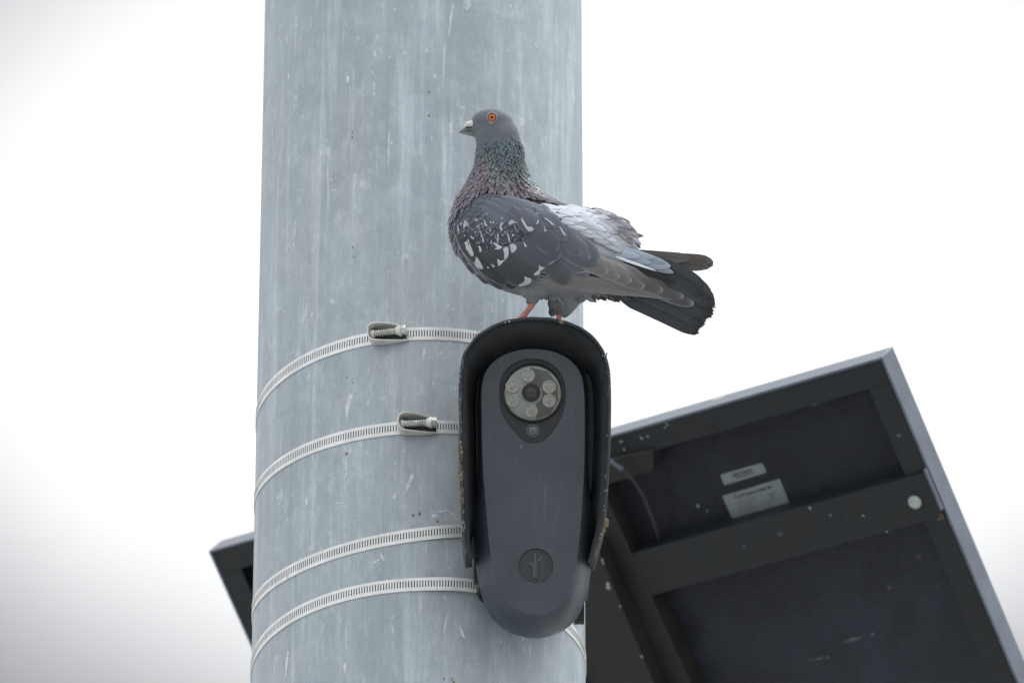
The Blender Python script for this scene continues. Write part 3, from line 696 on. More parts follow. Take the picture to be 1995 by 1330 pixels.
# stickers
def sticker(corners, name, h, mat, parent, rnd=0.0):
    ps = [U(x, y, h) for x, y in corners]; q = MB(); pts = []
    for i in range(4):
        p = ps[i]; a = (ps[i-1] - p).normalized(); b = (ps[(i+1) % 4] - p).normalized()
        if rnd:
            for t in (0, .33, .66, 1): pts.append(p + (a * (1 - t) ** 1.6 + b * t ** 1.6) * rnd)
        else: pts.append(p)
    n = len(pts); q.add([Vector((v.x, v.y, h)) for v in pts] + [Vector((v.x, v.y, h - .0004)) for v in pts], [tuple(range(n))] + [(i, (i+1) % n, n+(i+1) % n, n+i) for i in range(n)])
    return q.build(name, mat, parent, smooth=False)
H0 = -.0252
s1 = sticker([(1403, 924), (1485, 901), (1494, 920), (1411, 945)], 'serial_label', H0, M_label, sol, .0018)
s2 = sticker([(1407, 966), (1519, 932), (1546, 1000), (1440, 1040)], 'rating_label', H0, M_label, sol)
def ink(parent, org, ex, ey, items, mat, h):
    """items: (u0,v0,u1,v1) boxes in label pixels along the label's own edges"""
    o = U(*org, h); dx = (U(org[0] + ex[0], org[1] + ex[1], h) - o); dx = dx / math.hypot(*ex); dy = (U(org[0] + ey[0], org[1] + ey[1], h) - o); dy = dy / math.hypot(*ey)
    q = MB()
    for (u0, v0, u1, v1) in items:
        q.add([o + dx*u0 + dy*v0, o + dx*u1 + dy*v0, o + dx*u1 + dy*v1, o + dx*u0 + dy*v1], [(0,1,2,3)])
    q.build('printing', mat, parent, smooth=False)
ex, ey = (112, -34), (.42, 1)
bars = []; u = 22
while u < 62: w_ = random.choice([.6, 1, 1.6]); bars.append((u, 5.5, u + w_, 11)); u += w_ + random.choice([.7, 1.1])
bars += [(26 + i * 4.2, 13, 26 + i * 4.2 + 2.6, 16) for i in range(9)]
ink(s1, (1403, 924), (82, -23), (.42, 1), bars, M_ink, H0 + .0003)
def words(u0, v, u1, h_, n):
    out_ = []; u = u0
    while u < u1:
        w_ = random.uniform(1.2, 2.6); out_.append((u, v + random.uniform(0, .4), min(u + w_, u1), v + h_)); u += w_ + random.uniform(.5, .9) + (2.5 if random.random() < .12 else 0)
    return out_
ink(s2, (1407, 966), ex, ey, words(46, 8, 96, 4.5, 9), M_ink, H0 + .0003)
# heading word
fc = bpy.data.curves.new('t', 'FONT'); fc.body = 'Model:'; fc.size = .0052; fo_ = bpy.data.objects.new('t', fc); COL.objects.link(fo_)
bpy.context.view_layer.update(); me = bpy.data.meshes.new_from_object(fo_.evaluated_get(bpy.context.evaluated_depsgraph_get())); bpy.data.objects.remove(fo_, do_unlink=True)
ho = bpy.data.objects.new('heading', me); COL.objects.link(ho); ho.parent = s2; me.materials.clear(); me.materials.append(M_ink)
pp = U(1431, 971, H0 + .0004); ho.location = (pp.x, pp.y, H0 + .0004)
it = []
for r_ in range(6): it += words(22, 20 + r_ * 6, 60 - (r_ % 3) * 6, 2.2, 6)
it += words(84, 22, 98, 3, 2) + words(84, 28, 97, 3, 2) + words(84, 34, 96, 3, 2)
for r_ in range(4): it += words(66 - r_, 38 + r_ * 6, 82, 2, 3)
ink(s2, (1407, 966), ex, ey, it, M_inkp, H0 + .0003)
# dirt on the underside
FL = [simple('fleck_grey', lin(150, 158, 156), .9), simple('fleck_brown', lin(92, 82, 76), .9), simple('fleck_dim', lin(92, 95, 96), .9), simple('fleck_cream', lin(205, 205, 196), .9)]
for (x, y, rx, ry, h, mt) in [(1299, 826, 2, 5, -.001, 0), (1296, 832, 2.5, 2, -.001, 0), (1250, 853, 3, 4, -.001, 0), (1262, 850, 3, 3, -.001, 0), (1210, 860, 4, 2.6, -.001, 0), (1216, 875, 2, 4, -.001, 0),
    (1360, 985, 2.8, 4, -.026, 0), (1378, 995, 1.8, 2, -.026, 0), (1578, 989, 3, 4, .0042, 0), (1618, 1003, 2, 1.6, .0042, 0), (1682, 1004, 2.2, 2.4, .0042, 0), (1728, 1035, 2.4, 2.2, .0042, 0),
    (1655, 1246, 18, 3, -.026, 2), (1668, 1244, 14, 2, -.026, 2), (1596, 1282, 13, 3.4, -.026, 2), (1580, 1284, 4, 3, -.026, 2), (1612, 1279, 5, 3.6, -.026, 2), (1700, 1234, 2, 2, -.026, 0), (1726, 1290, 2.4, 2, -.026, 2),
    (1733, 1144, 5, 5, -.026, 1), (1790, 1084, 6, 5, -.026, 1), (1762, 1101, 2.6, 2.6, -.026, 1), (1835, 1006, 4, 8, .0045, 1), (1830, 1010, 6, 3, .0045, 1), (1752, 848, 5, 4, -.001, 2), (1400, 778, 16, 4, .0, 3), (1520, 1040, 5, 4, .0042, 2), (1450, 1064, 3.5, 4, .0042, 2), (1588, 788, 5, 2, -.001, 2), (1827, 1140, 3, 3, -.026, 1)]:
    c = U(x, y, h); n = 14; q = MB()
    if mt == 3:
        c = Mpi @ hit(x, y - 2, Mp @ Vector((0, t_ + .0002, 0)), -vd); 
        vs = [c]
        for k_ in range(n):
            a = 2*math.pi*k_/n; rr = 1 + .4 * mnoise.noise(Vector((math.cos(a)*2, math.sin(a)*2, x)))
            vs.append(c + Vector((rx*rr*math.cos(a)*PX, 0, ry*1.6*rr*math.sin(a)*PX)))
    else:
        vs = [c + Vector((0, 0, .0007))]
        for k_ in range(n):
            a = 2*math.pi*k_/n; rr = 1 + .5 * mnoise.noise(Vector((math.cos(a)*2, math.sin(a)*2, x)))
            X_ = rx*rr*math.cos(a)*PX; Y_ = ry*rr*math.sin(a)*PX
            vs.append(c + Vector((X_ * .96 - Y_ * .28, X_ * .1 + Y_ , .0002)))
    q.add(vs, [(0, 1+k_, 1+(k_+1) % n) for k_ in range(n)]); q.build('dirt_fleck', FL[mt], sol, auto=0)

# ------------------------------------------------------------------ pigeon
ZB = 561.0                                      # distance of the bird's middle plane in front of the pole plane
kb = (FPX - ZB) / FPX; SB = PX * kb
Mb = Matrix((rv, uv_, tv)).transposed().to_4x4(); Mb.translation = P(1060, 460, ZB)
BIRD = empty('pigeon', Mb)
tag(BIRD, 'grey pigeon with white speckled wing and orange eye, standing on top of the camera hood', 'pigeon')
def B(px, py, z=0.0): return Vector(((px - 1060) * SB, (460 - py) * SB, z * SB))
def toPx(v): return (v[0] / SB + 1060, 460 - v[1] / SB, v[2] / SB)
secs = [((940,219),(982,219),14),((925,238),(1003,241),27),((924,262),(1012,262),30),((929,284),(1018,288),31),((926,318),(1021,315),35),((912,352),(1034,346),44),((892,386),(1060,378),58),
 ((880,420),(1105,398),72),((878,455),(1150,409),84),((888,488),(1180,424),88),((908,520),(1200,445),88),((944,550),(1218,470),82),((998,572),(1236,492),72),((1058,582),(1252,508),60),((1130,580),(1275,520),45),((1200,576),(1300,530),30),((1250,580),(1322,545),14)]
flat_ = catmull([(a[0], a[1], b[0], b[1], z) for a, b, z in secs], 5)
mb = MB(); ns = 36; vs = []; fs = []
for f in flat_:
    c = np.array([(f[0]+f[2])/2, (f[1]+f[3])/2]); h = np.array([(f[2]-f[0])/2, (f[3]-f[1])/2])
    for k in range(ns):
        a = 2*math.pi*k/ns; vs.append(B(c[0]+h[0]*math.cos(a), c[1]+h[1]*math.cos(a), f[4]*math.sin(a)))
nf = len(flat_)
for i in range(nf-1):
    for k in range(ns): fs.append((i*ns+k, (i+1)*ns+k, (i+1)*ns+(k+1) % ns, i*ns+(k+1) % ns))
fs.append(tuple(range(ns))); fs.append(tuple((nf-1)*ns+k for k in range(ns))[::-1])
mb.add(vs, fs)
def ell(x, y, z, rx, ry, rz, rot=0):
    mb.ellipsoid(B(x, y, z), (rx*SB, ry*SB, rz*SB), Matrix.Rotation(R_(rot), 3, 'Z'), 24)
ell(960, 243, 0, 43, 31.5, 28, -8); ell(934, 250, 0, 18, 15, 15, 0); ell(944, 266, 0, 19, 17, 18, 20)
ell(1040, 560, 30, 32, 26, 24); ell(1105, 570, -12, 46, 26, 30)
# thighs
mb.tube([B(1040, 562, 32), B(1038, 580, 32), B(1040, 592, 32)], [24*SB, 15*SB, 7.5*SB], 18)
mb.tube([B(1102, 570, -12), B(1096, 592, -14), B(1092, 608, -15), B(1090, 616, -15)], [38*SB, 29*SB, 20*SB, 13*SB], 18)
raw = mb.build('raw', M_feather, BIRD)
rm = raw.modifiers.new('r', 'REMESH'); rm.mode = 'VOXEL'; rm.voxel_size = .00095
s_m = raw.modifiers.new('s', 'SMOOTH'); s_m.factor = .5; s_m.iterations = 7
bpy.context.view_layer.update(); dg = bpy.context.evaluated_depsgraph_get()
bmesh_ = bpy.data.meshes.new_from_object(raw.evaluated_get(dg)); bpy.data.objects.remove(raw, do_unlink=True)
bmesh_.name = 'body'; bmesh_.shade_smooth()
body_o = bpy.data.objects.new('body', bmesh_); COL.objects.link(body_o); body_o.parent = BIRD
bmesh_.materials.clear(); bmesh_.materials.append(M_feather)
nv = len(bmesh_.vertices); co_ = np.empty(nv*3, np.float32); bmesh_.vertices.foreach_get('co', co_); co_ = co_.reshape(-1, 3)
G = 1.55
c_head = lin(100, 109, 119, 1.05); c_cheek = lin(108, 117, 124, 1.12); c_slate = lin(82, 88, 98, G); c_belly = lin(116, 120, 126, G); c_white = lin(196, 204, 214, 1.05); c_green = lin(92, 122, 120, G); c_purp = lin(112, 100, 116, G)
def body_col(x, y, z):
    n_ = mnoise.noise(Vector((x*.03, y*.03, z*.03))); n3 = mnoise.noise(Vector((x*.12, y*.12, z*.12)))
    c = c_head
    c = mixc(c, c_cheek, sstep(236, 250, y) * sstep(1000, 950, x) * .8)
    c = mixc(c, lin(128, 120, 132, G), max(0, 1 - math.hypot(x-990, y-250)/22) * .5)
    c = mixc(c, lin(66, 73, 76, 1.2), sstep(276, 300, y + n3*8))
    c = mixc(c, lin(66, 62, 72, 1.2), sstep(335, 370, y))
    c = mixc(c, c_slate, sstep(395, 430, y))
    c = mixc(c, c_belly, sstep(520, 560, y + (1060-x)*.1))
    wh = sstep(1050, 1075, x + n_*10) * sstep(398, 406, y - (x-1060)*.03) * sstep(1290, 1230, x) * sstep(520, 480, y)
    c = mixc(c, c_white, wh)
    if x < 930 and y > 255 and y < 272: c = mixc(c, lin(96, 100, 106, G), .5)
    f_ = 1 + .10*n_ + .08*n3; return (c[0]*f_, c[1]*f_, c[2]*f_, 1)
cols = np.array([body_col(*toPx(v)) for v in co_], np.float32)
ca = bmesh_.color_attributes.new('Col', 'FLOAT_COLOR', 'POINT'); ca.data.foreach_set('color', cols.ravel())
bvh = BVHTree.FromPolygons([Vector(v) for v in co_], [tuple(p.vertices) for p in bmesh_.polygons])

# --- feather primitive
def fwidth(t, tip=.5):
    # t 0..1 : narrow quill base, broad vane, rounded tip
    b = min(1, .45 + t * 1.8); e = 1.0
    if t > tip: e = math.sqrt(max(0, 1 - ((t - tip) / (1 - tip)) ** 2.0))
    return b * e
def feather(mbx, p, d, n, Ln, Wd, colf, lift=0, camber=.12, droop=0, nT=5, nS=2, tip=.5, base=0.0, rag=0.0, curve=0.0):
    """p base point, d direction, n outward normal (all Vectors, bird-local metres)"""
    b = n.cross(d).normalized(); vs = []; cs = []; ph = random.random() * 50
    for i in range(nT + 1):
        t = i / nT if i < nT else .995
        for j in range(-nS, nS + 1):
            s_ = j / nS; ww = fwidth(t, tip)
            lt = t
            if rag and i >= nT - 1: lt = t + rag * mnoise.noise(Vector((s_ * 3 + ph, ph, 0)))
            q_ = p + d * (Ln * lt) + b * (Wd * .5 * ww * s_ + curve * Ln * lt * lt) + n * (base + lift * t - droop * t * t + camber * Wd * (1 - s_ * s_) )
            vs.append(q_); cs.append(colf(t, s_))
    k = 2 * nS + 1
    mbx.add(vs, [(i*k+j, i*k+j+1, (i+1)*k+j+1, (i+1)*k+j) for i in range(nT) for j in range(k-1)], 0, cs)
def shade(c, f): return (c[0]*f, c[1]*f, c[2]*f, 1)

# --- neck feathers over the whole neck, both sides
nk = MB(); polys = bmesh_.polygons; cnt = 0
cent = np.array([p.center for p in polys]); area = np.array([p.area for p in polys]); nrm = np.array([p.normal for p in polys])
cx, cy, cz = cent[:, 0]/SB+1060, 460-cent[:, 1]/SB, cent[:, 2]/SB
def nline(x): return 272 - (x - 925) * .16           # the smooth head ends along this line
ylim = 366 + np.clip(944-cx, 0, 200)*.86 + np.clip(cx-944, 0, 300)*.22
sel = np.where((cy > nline(cx)) & ((cy < ylim) | ((cx < 884) & (cy < 480)) | ((cz < 30) & (cx < 900) & (cy < 485))) & (cx < 1066 + (cy-380)*.5) & (cy < 500))[0]
grid = {}; order = rng.permutation(sel)
for i in order:
    x, y, z = cx[i], cy[i], cz[i]
    sz = 3.7 + 1.7 * sstep(280, 400, y)
    key = (int(x // 8), int(y // 8), int(z // 8)); ok = True
    for a in (-1, 0, 1):
        for b in (-1, 0, 1):
            for c in (-1, 0, 1):
                for (X, Y, Z) in grid.get((key[0]+a, key[1]+b, key[2]+c), ()):
                    if (X-x)**2+(Y-y)**2+(Z-z)**2 < sz*sz: ok = False; break
    if not ok: continue
    grid.setdefault(key, []).append((x, y, z))
    n = Vector(nrm[i]); fl = Vector(((x-962)/62*.42, -1, 0)) 
    if y > 380: fl = Vector((.25 + (x-900)/150, -1, 0))
    fl.x += random.uniform(-.28, .28); d = (fl - n * fl.dot(n))
    if d.length < .1: continue
    d.normalize()
    g1 = mnoise.noise(Vector((x*.02, y*.02, z*.02+3))); rr = random.random()
    hue = sstep(345, 300, y - (x-970)*.55 + g1*25)
    c = mixc(lin(122, 116, 126, 1.2), lin(108, 122, 127, 1.2), hue)
    if g1 > .05 and x > 960: c = mixc(c, lin(92, 128, 126, 1.25), .4*rr + .15)
    if y > 350: c = mixc(c, lin(126, 115, 128, 1.15), .3*rr+.25)
    if x > 1000 and y > 365: c = mixc(c, lin(84, 82, 92, 1.2), .8)
    if x < 925 and y > 400: c = mixc(c, lin(122, 132, 138, 1.2), .6)
    hb = sstep(nline(x)+24, nline(x), y + random.uniform(-5, 5)); c = mixc(c, c_cheek, hb*.9)
    if random.random() < hb*.35: continue
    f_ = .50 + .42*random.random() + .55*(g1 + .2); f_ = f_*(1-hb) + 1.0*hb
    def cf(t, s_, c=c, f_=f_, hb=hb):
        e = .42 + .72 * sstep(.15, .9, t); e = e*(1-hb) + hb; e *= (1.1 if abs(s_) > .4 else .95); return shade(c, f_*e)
    Ls = (11 + 6.5*sstep(275, 390, y)) * random.uniform(.85, 1.2)
    ruff = z > 0 and abs(y-ylim[i]) < 8 and x < 1050
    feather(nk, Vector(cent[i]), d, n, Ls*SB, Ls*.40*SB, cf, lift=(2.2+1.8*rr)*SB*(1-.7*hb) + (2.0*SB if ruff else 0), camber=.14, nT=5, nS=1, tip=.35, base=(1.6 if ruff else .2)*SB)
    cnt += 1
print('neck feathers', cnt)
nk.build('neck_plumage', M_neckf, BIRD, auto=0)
# dark ruff edge under the neck above the wing
# --- height field for the wing
GX0, GX1, GY0, GY1, GS = 860, 1420, 370, 660, 4
nxg, nyg = (GX1-GX0)//GS+1, (GY1-GY0)//GS+1
H = np.zeros((nyg, nxg))
def zedge(x): return float(np.interp(x, [880, 950, 1100, 1200, 1300, 1400], [14, 42, 52, 44, 26, 12]))
for j in range(nyg):
    for i in range(nxg):
        x, y = GX0+i*GS, GY0+j*GS
        r_ = bvh.ray_cast(B(x, y, 300), Vector((0, 0, -1)))
        H[j, i] = max(r_[0].z/SB, zedge(x)*.55) if r_[0] else zedge(x)*.45
H0_ = H.copy()
for _ in range(7):
    Hp = np.pad(H, 1, mode='edge'); H = (Hp[:-2, 1:-1]+Hp[2:, 1:-1]+Hp[1:-1, :-2]+Hp[1:-1, 2:]+Hp[1:-1, 1:-1]*2)/6
H = np.maximum(H, H0_ + 1.0)
for _ in range(2):
    Hp = np.pad(H, 1, mode='edge'); H = (Hp[:-2, 1:-1]+Hp[2:, 1:-1]+Hp[1:-1, :-2]+Hp[1:-1, 2:]+Hp[1:-1, 1:-1]*2)/6
def Zw(x, y):
    fx = min(max((x-GX0)/GS, 0), nxg-1.001); fy = min(max((y-GY0)/GS, 0), nyg-1.001); i, j = int(fx), int(fy); a, b = fx-i, fy-j
    return (H[j,i]*(1-a)+H[j,i+1]*a)*(1-b)+(H[j+1,i]*(1-a)+H[j+1,i+1]*a)*b
def fsurf(mbx, x0, y0, x1, y1, Wd, colf, layer=0, lift=3.0, nT=8, nS=3, tip=.5, camber=.10, side=1, bend=0.0, rag=0, zf=None, basew=.45):
    """a feather draped on the wing height field, from base pixel to tip pixel"""
    zf = zf or Zw; Ln = math.hypot(x1-x0, y1-y0); dx, dy = (x1-x0)/Ln, (y1-y0)/Ln; vs = []; cs = []; ph = random.random()*50
    for i in range(nT+1):
        t = i/nT if i < nT else .993
        for j in range(-nS, nS+1):
            s_ = j/nS; ww = fwidth(t, tip) * (basew+.55 if t > .3 else basew+.55*t/.3)
            lt = t
            if rag and i >= nT-1: lt += rag*mnoise.noise(Vector((s_*4+ph, ph, 0)))
            off = Wd*.5*ww*s_ + bend*Ln*lt*(1-lt)*4
            x = x0+dx*Ln*lt - dy*off; y = y0+dy*Ln*lt + dx*off
            z = zf(x, y) + layer + lift*t + camber*Wd*(1-s_*s_) * (1 - .3*t)
            vs.append(B(x, y, side*z)); cs.append(colf(t, s_))
    k = 2*nS+1
    mbx.add(vs, [(i*k+j, i*k+j+1, (i+1)*k+j+1, (i+1)*k+j) for i in range(nT) for j in range(k-1)], 0, cs)

def in_poly(x, y, pl):
    c = False; j = len(pl)-1
    for i in range(len(pl)):
        if (pl[i][1] > y) != (pl[j][1] > y) and x < (pl[j][0]-pl[i][0])*(y-pl[i][1])/(pl[j][1]-pl[i][1])+pl[i][0]: c = not c
        j = i
    return c
cov_poly = [(940,380),(975,382),(1010,389),(1050,402),(1080,425),(1085,450),(1060,490),(1035,535),(1012,548),(985,552),(955,543),(925,523),(905,498),(892,472),(885,452),(889,425),(908,400)]
WHITE = lin(178, 184, 192, 1.4)
big_white = [(915,480,13,18),(926,508,9,14),(1000,487,12,9),(985,505,9,8),(969,515,9,6),(955,520,6,4),(905,440,4,10),(893,448,3,14)]
def spots(x, y):
    """strength of white chequering, by place on the wing"""
    s_ = 0
    if in_poly(x, y, [(892,430),(925,415),(965,405),(1010,425),(1012,470),(1000,505),(960,530),(925,520),(900,485)]): s_ = 1
    if in_poly(x, y, [(1000,400),(1040,400),(1090,440),(1110,470),(1060,460),(1010,425)]): s_ = .8
    return s_
def covert_col(x, y, big=False):
    base = mixc(lin(88, 95, 106, 1.35), lin(64, 69, 76, 1.35), sstep(405, 500, y - (x-960)*.25)); v = random.uniform(.9, 1.1)
    sp_ = spots(x, y); a1 = random.random(); a2 = random.random()
    def f(t, s_, X=0, Y=0):
        c = shade(base, v * (1 - .12*(1-abs(s_)) + .10*sstep(.6, 1, t)))
        if sp_ > 0:
            k = .45 * sstep(.7, .9, t) * sstep(.35, .7, abs(s_ + (a2-.5)*.5)) * (1 if a1 < .6*sp_ else 0)
            c = mixc(c, WHITE, min(1, k * (.7 + .3*a2)))
        return c
    return f
wg = MB()
pts_c = []
for _ in range(6000):
    x, y = random.uniform(880, 1090), random.uniform(378, 556)
    if not in_poly(x, y, cov_poly): continue
    g_ = sstep(430, 530, y) ; sz = 7.0 + 9*g_ + 3*sstep(1000, 1060, x)
    if all((X-x)**2+(Y-y)**2 > (.5*(sz+Z))**2 for X, Y, Z in pts_c): pts_c.append((x, y, sz))
def ang_at(x, y): return R_(-62 + 42*sstep(0, 1, ((x-888)+(y-400)*.4)/230))
def make_coverts(mbx, side):
    random.seed(21)
    for x, y, sz in pts_c:
        a = ang_at(x, y) + random.uniform(-.08, .08); Ls = sz*2.5
        x0, y0 = x-math.cos(a)*Ls*.55, y+math.sin(a)*Ls*.55
        x1, y1 = x+math.cos(a)*Ls*.45, y-math.sin(a)*Ls*.45
        fsurf(mbx, x0, y0, x1, y1, sz*1.75, covert_col(x, y), 1.5, 3.4, nT=7, nS=3, side=side, camber=.07, tip=.62)
    # soft grey scapulars at the top of the wing
    for (x0, y0, x1, y1, w_, l) in [(940,392,1000,420,24,4),(955,388,1025,418,24,4.5),(975,385,1045,412,22,5),(935,402,985,436,22,3.6),(1000,388,1062,420,20,5),(960,400,1015,440,24,3.8)]:
        c = lin(92, 99, 111, 1.4); sc2 = random.random()
        fsurf(mbx, x0, y0, x1, y1, w_, lambda t, s_, c=c: mixc(c, WHITE, .5*sstep(.86, .99, t)*sstep(.55, 1, abs(s_))), l, 3, side=side, nT=9, tip=.7)
make_coverts(wg, 1)
def big_feather(mbx, x0, y0, x1, y1, w_, col, l, side=1, edge=0.25, white=None, tip=.62, lift=3, bend=0, dark=0.0):
    c = lin(*col, 1.38); v = random.uniform(.94, 1.06)
    def f(t, s_):
        q_ = shade(c, v*(1 - .10*(1-abs(s_)))*(1 - dark*sstep(.35, 1, t)))
        e = max(sstep(.80, .98, abs(s_)) * sstep(.3, .5, t), sstep(.93, .99, t)); q_ = mixc(q_, lin(150, 155, 163, 1.4), edge*e)
        if white:
            (ta, sa, tw, sw) = white; k = max(0, 1-math.hypot((t-ta)/tw, (s_-sa)/sw)); q_ = mixc(q_, WHITE, sstep(.1, .35, k))
        return q_
    fsurf(mbx, x0, y0, x1, y1, w_, f, l, lift, nT=18, nS=6, tip=tip, side=side, bend=bend)
SL = (84, 90, 101)
bigs = [ # x0,y0,x1,y1,w,color,layer,white
 (1050,470,1148,536,44,(92,96,104),0,None), (1045,485,1110,552,44,(84,88,94),0,None),
 (930,490,1040,552,50,(66,70,74),1.5,None), (905,470,985,560,40,(62,66,70),1.0,None),
 (990,478,1072,516,46,(78,84,92),4,None), (955,480,1052,540,44,(72,77,84),2.5,None),
 (1060,448,1166,515,58,(84,89,101),5,None), (1065,440,1150,505,40,(98,103,113),7,None), (1070,430,1132,498,36,(88,94,105),8,None),
 (1020,450,1090,505,50,(80,86,95),6,None), (1028,440,1086,490,44,(82,87,97),9,None),
 (1050,412,1102,471,24,(90,96,108),10,None), (1060,408,1103,462,20,(92,98,110),12,None),
 (1015,412,1062,455,26,(86,92,104),11,None), (1040,405,1082,445,22,(92,98,110),12,None), (998,402,1032,455,26,(84,89,101),11.5,None), (1020,408,1048,440,22,(88,94,106),13,None)]
for (x0,y0,x1,y1,w_,col,l,wh) in bigs: big_feather(wg, x0,y0,x1,y1,w_,col,l+5,1,.35,wh)
# hand-placed white chequers where several pale feather edges meet
WGO = wg
# long flight feathers
fl_list = []
pr = MB()
def flights(mbx, side):
    random.seed(4)
    lows = [(1040,548,1238,571,17,(118,118,120)),(1042,543,1262,573,17,(112,112,114)),(1046,537,1285,575,18,(108,108,110)),(1052,530,1303,577,19,(104,103,105))]
    for k, (x0,y0,x1,y1,w_,c) in enumerate(lows): big_feather(mbx, x0,y0,x1,y1,w_,c,-1+k*1.6,side,.45,None,.85,1,dark=.22)
    ups = [(1190,532,1352,594,34,(72,73,76)),(1180,528,1332,580,36,(80,80,82)),(1120,500,1292,568,38,(92,91,92)),(1110,496,1256,560,38,(100,98,98)),(1105,492,1230,549,38,(102,100,100)),(1100,488,1206,541,38,(103,101,101)),(1095,486,1184,531,38,(104,102,102))]
    for k, (x0,y0,x1,y1,w_,c) in enumerate(ups): big_feather(mbx, x0,y0,x1,y1,w_,c,3+k*1.3,side,.38,None,.66,1.0,bend=-.02,dark=.25 if k < 3 else .12)
flights(pr, 1)
wing = wg.build('wing', M_wing, BIRD, auto=0)
pr.build('flight_feathers', M_flight, wing, auto=0)
wf = MB(); make_coverts(wf, -1)
for (x0,y0,x1,y1,w_,col,l,wh) in bigs: big_feather(wf, x0,y0,x1,y1,w_,col,l+5,-1,.35,wh)
wing2 = wf.build('wing', M_wing, BIRD, auto=0)
pf = MB(); zfar = lambda x, y: 34.0
for k, (x0,y0,x1,y1,w_,c) in enumerate([(1180,500,1392,513,30,(94,88,86)),(1178,496,1389,508,24,(98,93,90)),(1190,507,1382,517,24,(88,84,82)),(1170,490,1345,503,20,(104,100,98))]):
    cc_ = lin(*c, 1.3)
    fsurf(pf, x0,y0,x1,y1,w_, lambda t, s_, cc_=cc_: shade(cc_, 1-.2*(abs(s_) < .12)+.1*abs(s_)), k*-1.6, 0, nT=16, nS=5, tip=.86, side=-1, zf=zfar, camber=.05)
pf.build('flight_feathers', M_wing, wing2, auto=0)

# --- white chequering: pale tips of the coverts, each a small flake lying on the feather under it
wbv = BVHTree.FromPolygons([v.co for v in wing.data.vertices], [tuple(p.vertices) for p in wing.data.polygons])
def zwing(x, y):
    r_ = wbv.ray_cast(B(x, y, 300), Vector((0, 0, -1))); return r_[0].z/SB if r_[0] else Zw(x, y)+4
wp = MB()
def flake(pts, fade=1.0, l=.5):
    cq = (sum(p[0] for p in pts)/len(pts), sum(p[1] for p in pts)/len(pts)); pts = [(cq[0]+(x-cq[0])*.96, cq[1]+(y-cq[1])*.96) for x, y in pts]
    pts = [q for i in range(len(pts)) for q in (((pts[i][0]*.75+pts[(i+1) % len(pts)][0]*.25), (pts[i][1]*.75+pts[(i+1) % len(pts)][1]*.25)), ((pts[i][0]*.25+pts[(i+1) % len(pts)][0]*.75), (pts[i][1]*.25+pts[(i+1) % len(pts)][1]*.75)))]
    # dense fan so that it follows the feathers
    cxy = (sum(p[0] for p in pts)/len(pts), sum(p[1] for p in pts)/len(pts)); fine = []
    for i in range(len(pts)):
        a, b = pts[i], pts[(i+1) % len(pts)]; L_ = math.hypot(b[0]-a[0], b[1]-a[1]); k = max(1, int(L_/2.2))
        for j in range(k):
            t = j/k; w_ = .5*mnoise.noise(Vector((a[0]+t*9, a[1], j*.7))) if j else 0; fine.append((a[0]*(1-t)+b[0]*t+w_, a[1]*(1-t)+b[1]*t+w_))
    rings_ = [fine, [(x*.72+cxy[0]*.28, y*.72+cxy[1]*.28) for x, y in fine]]; n = len(fine); vs = []
    for r in rings_: vs += [B(x, y, zwing(x, y)+l) for x, y in r]
    vs.append(B(cxy[0], cxy[1], zwing(*cxy)+l+.4)); v = random.uniform(.88, 1.0)
    fs = [(i, (i+1) % n, n+(i+1) % n, n+i) for i in range(n)]+[(n+i, n+(i+1) % n, 2*n) for i in range(n)]
    wp.add(vs, fs, 0, [mixc(WHITE, lin(84, 90, 98, 1.3), 1-.55*fade)]*n+[mixc(WHITE, lin(120, 126, 134, 1.3), 1-fade)]*n+[shade(WHITE, v)])
ZP = lambda p: [(860+x/4.925, 370+y/4.925) for x, y in p]
random.seed(3)
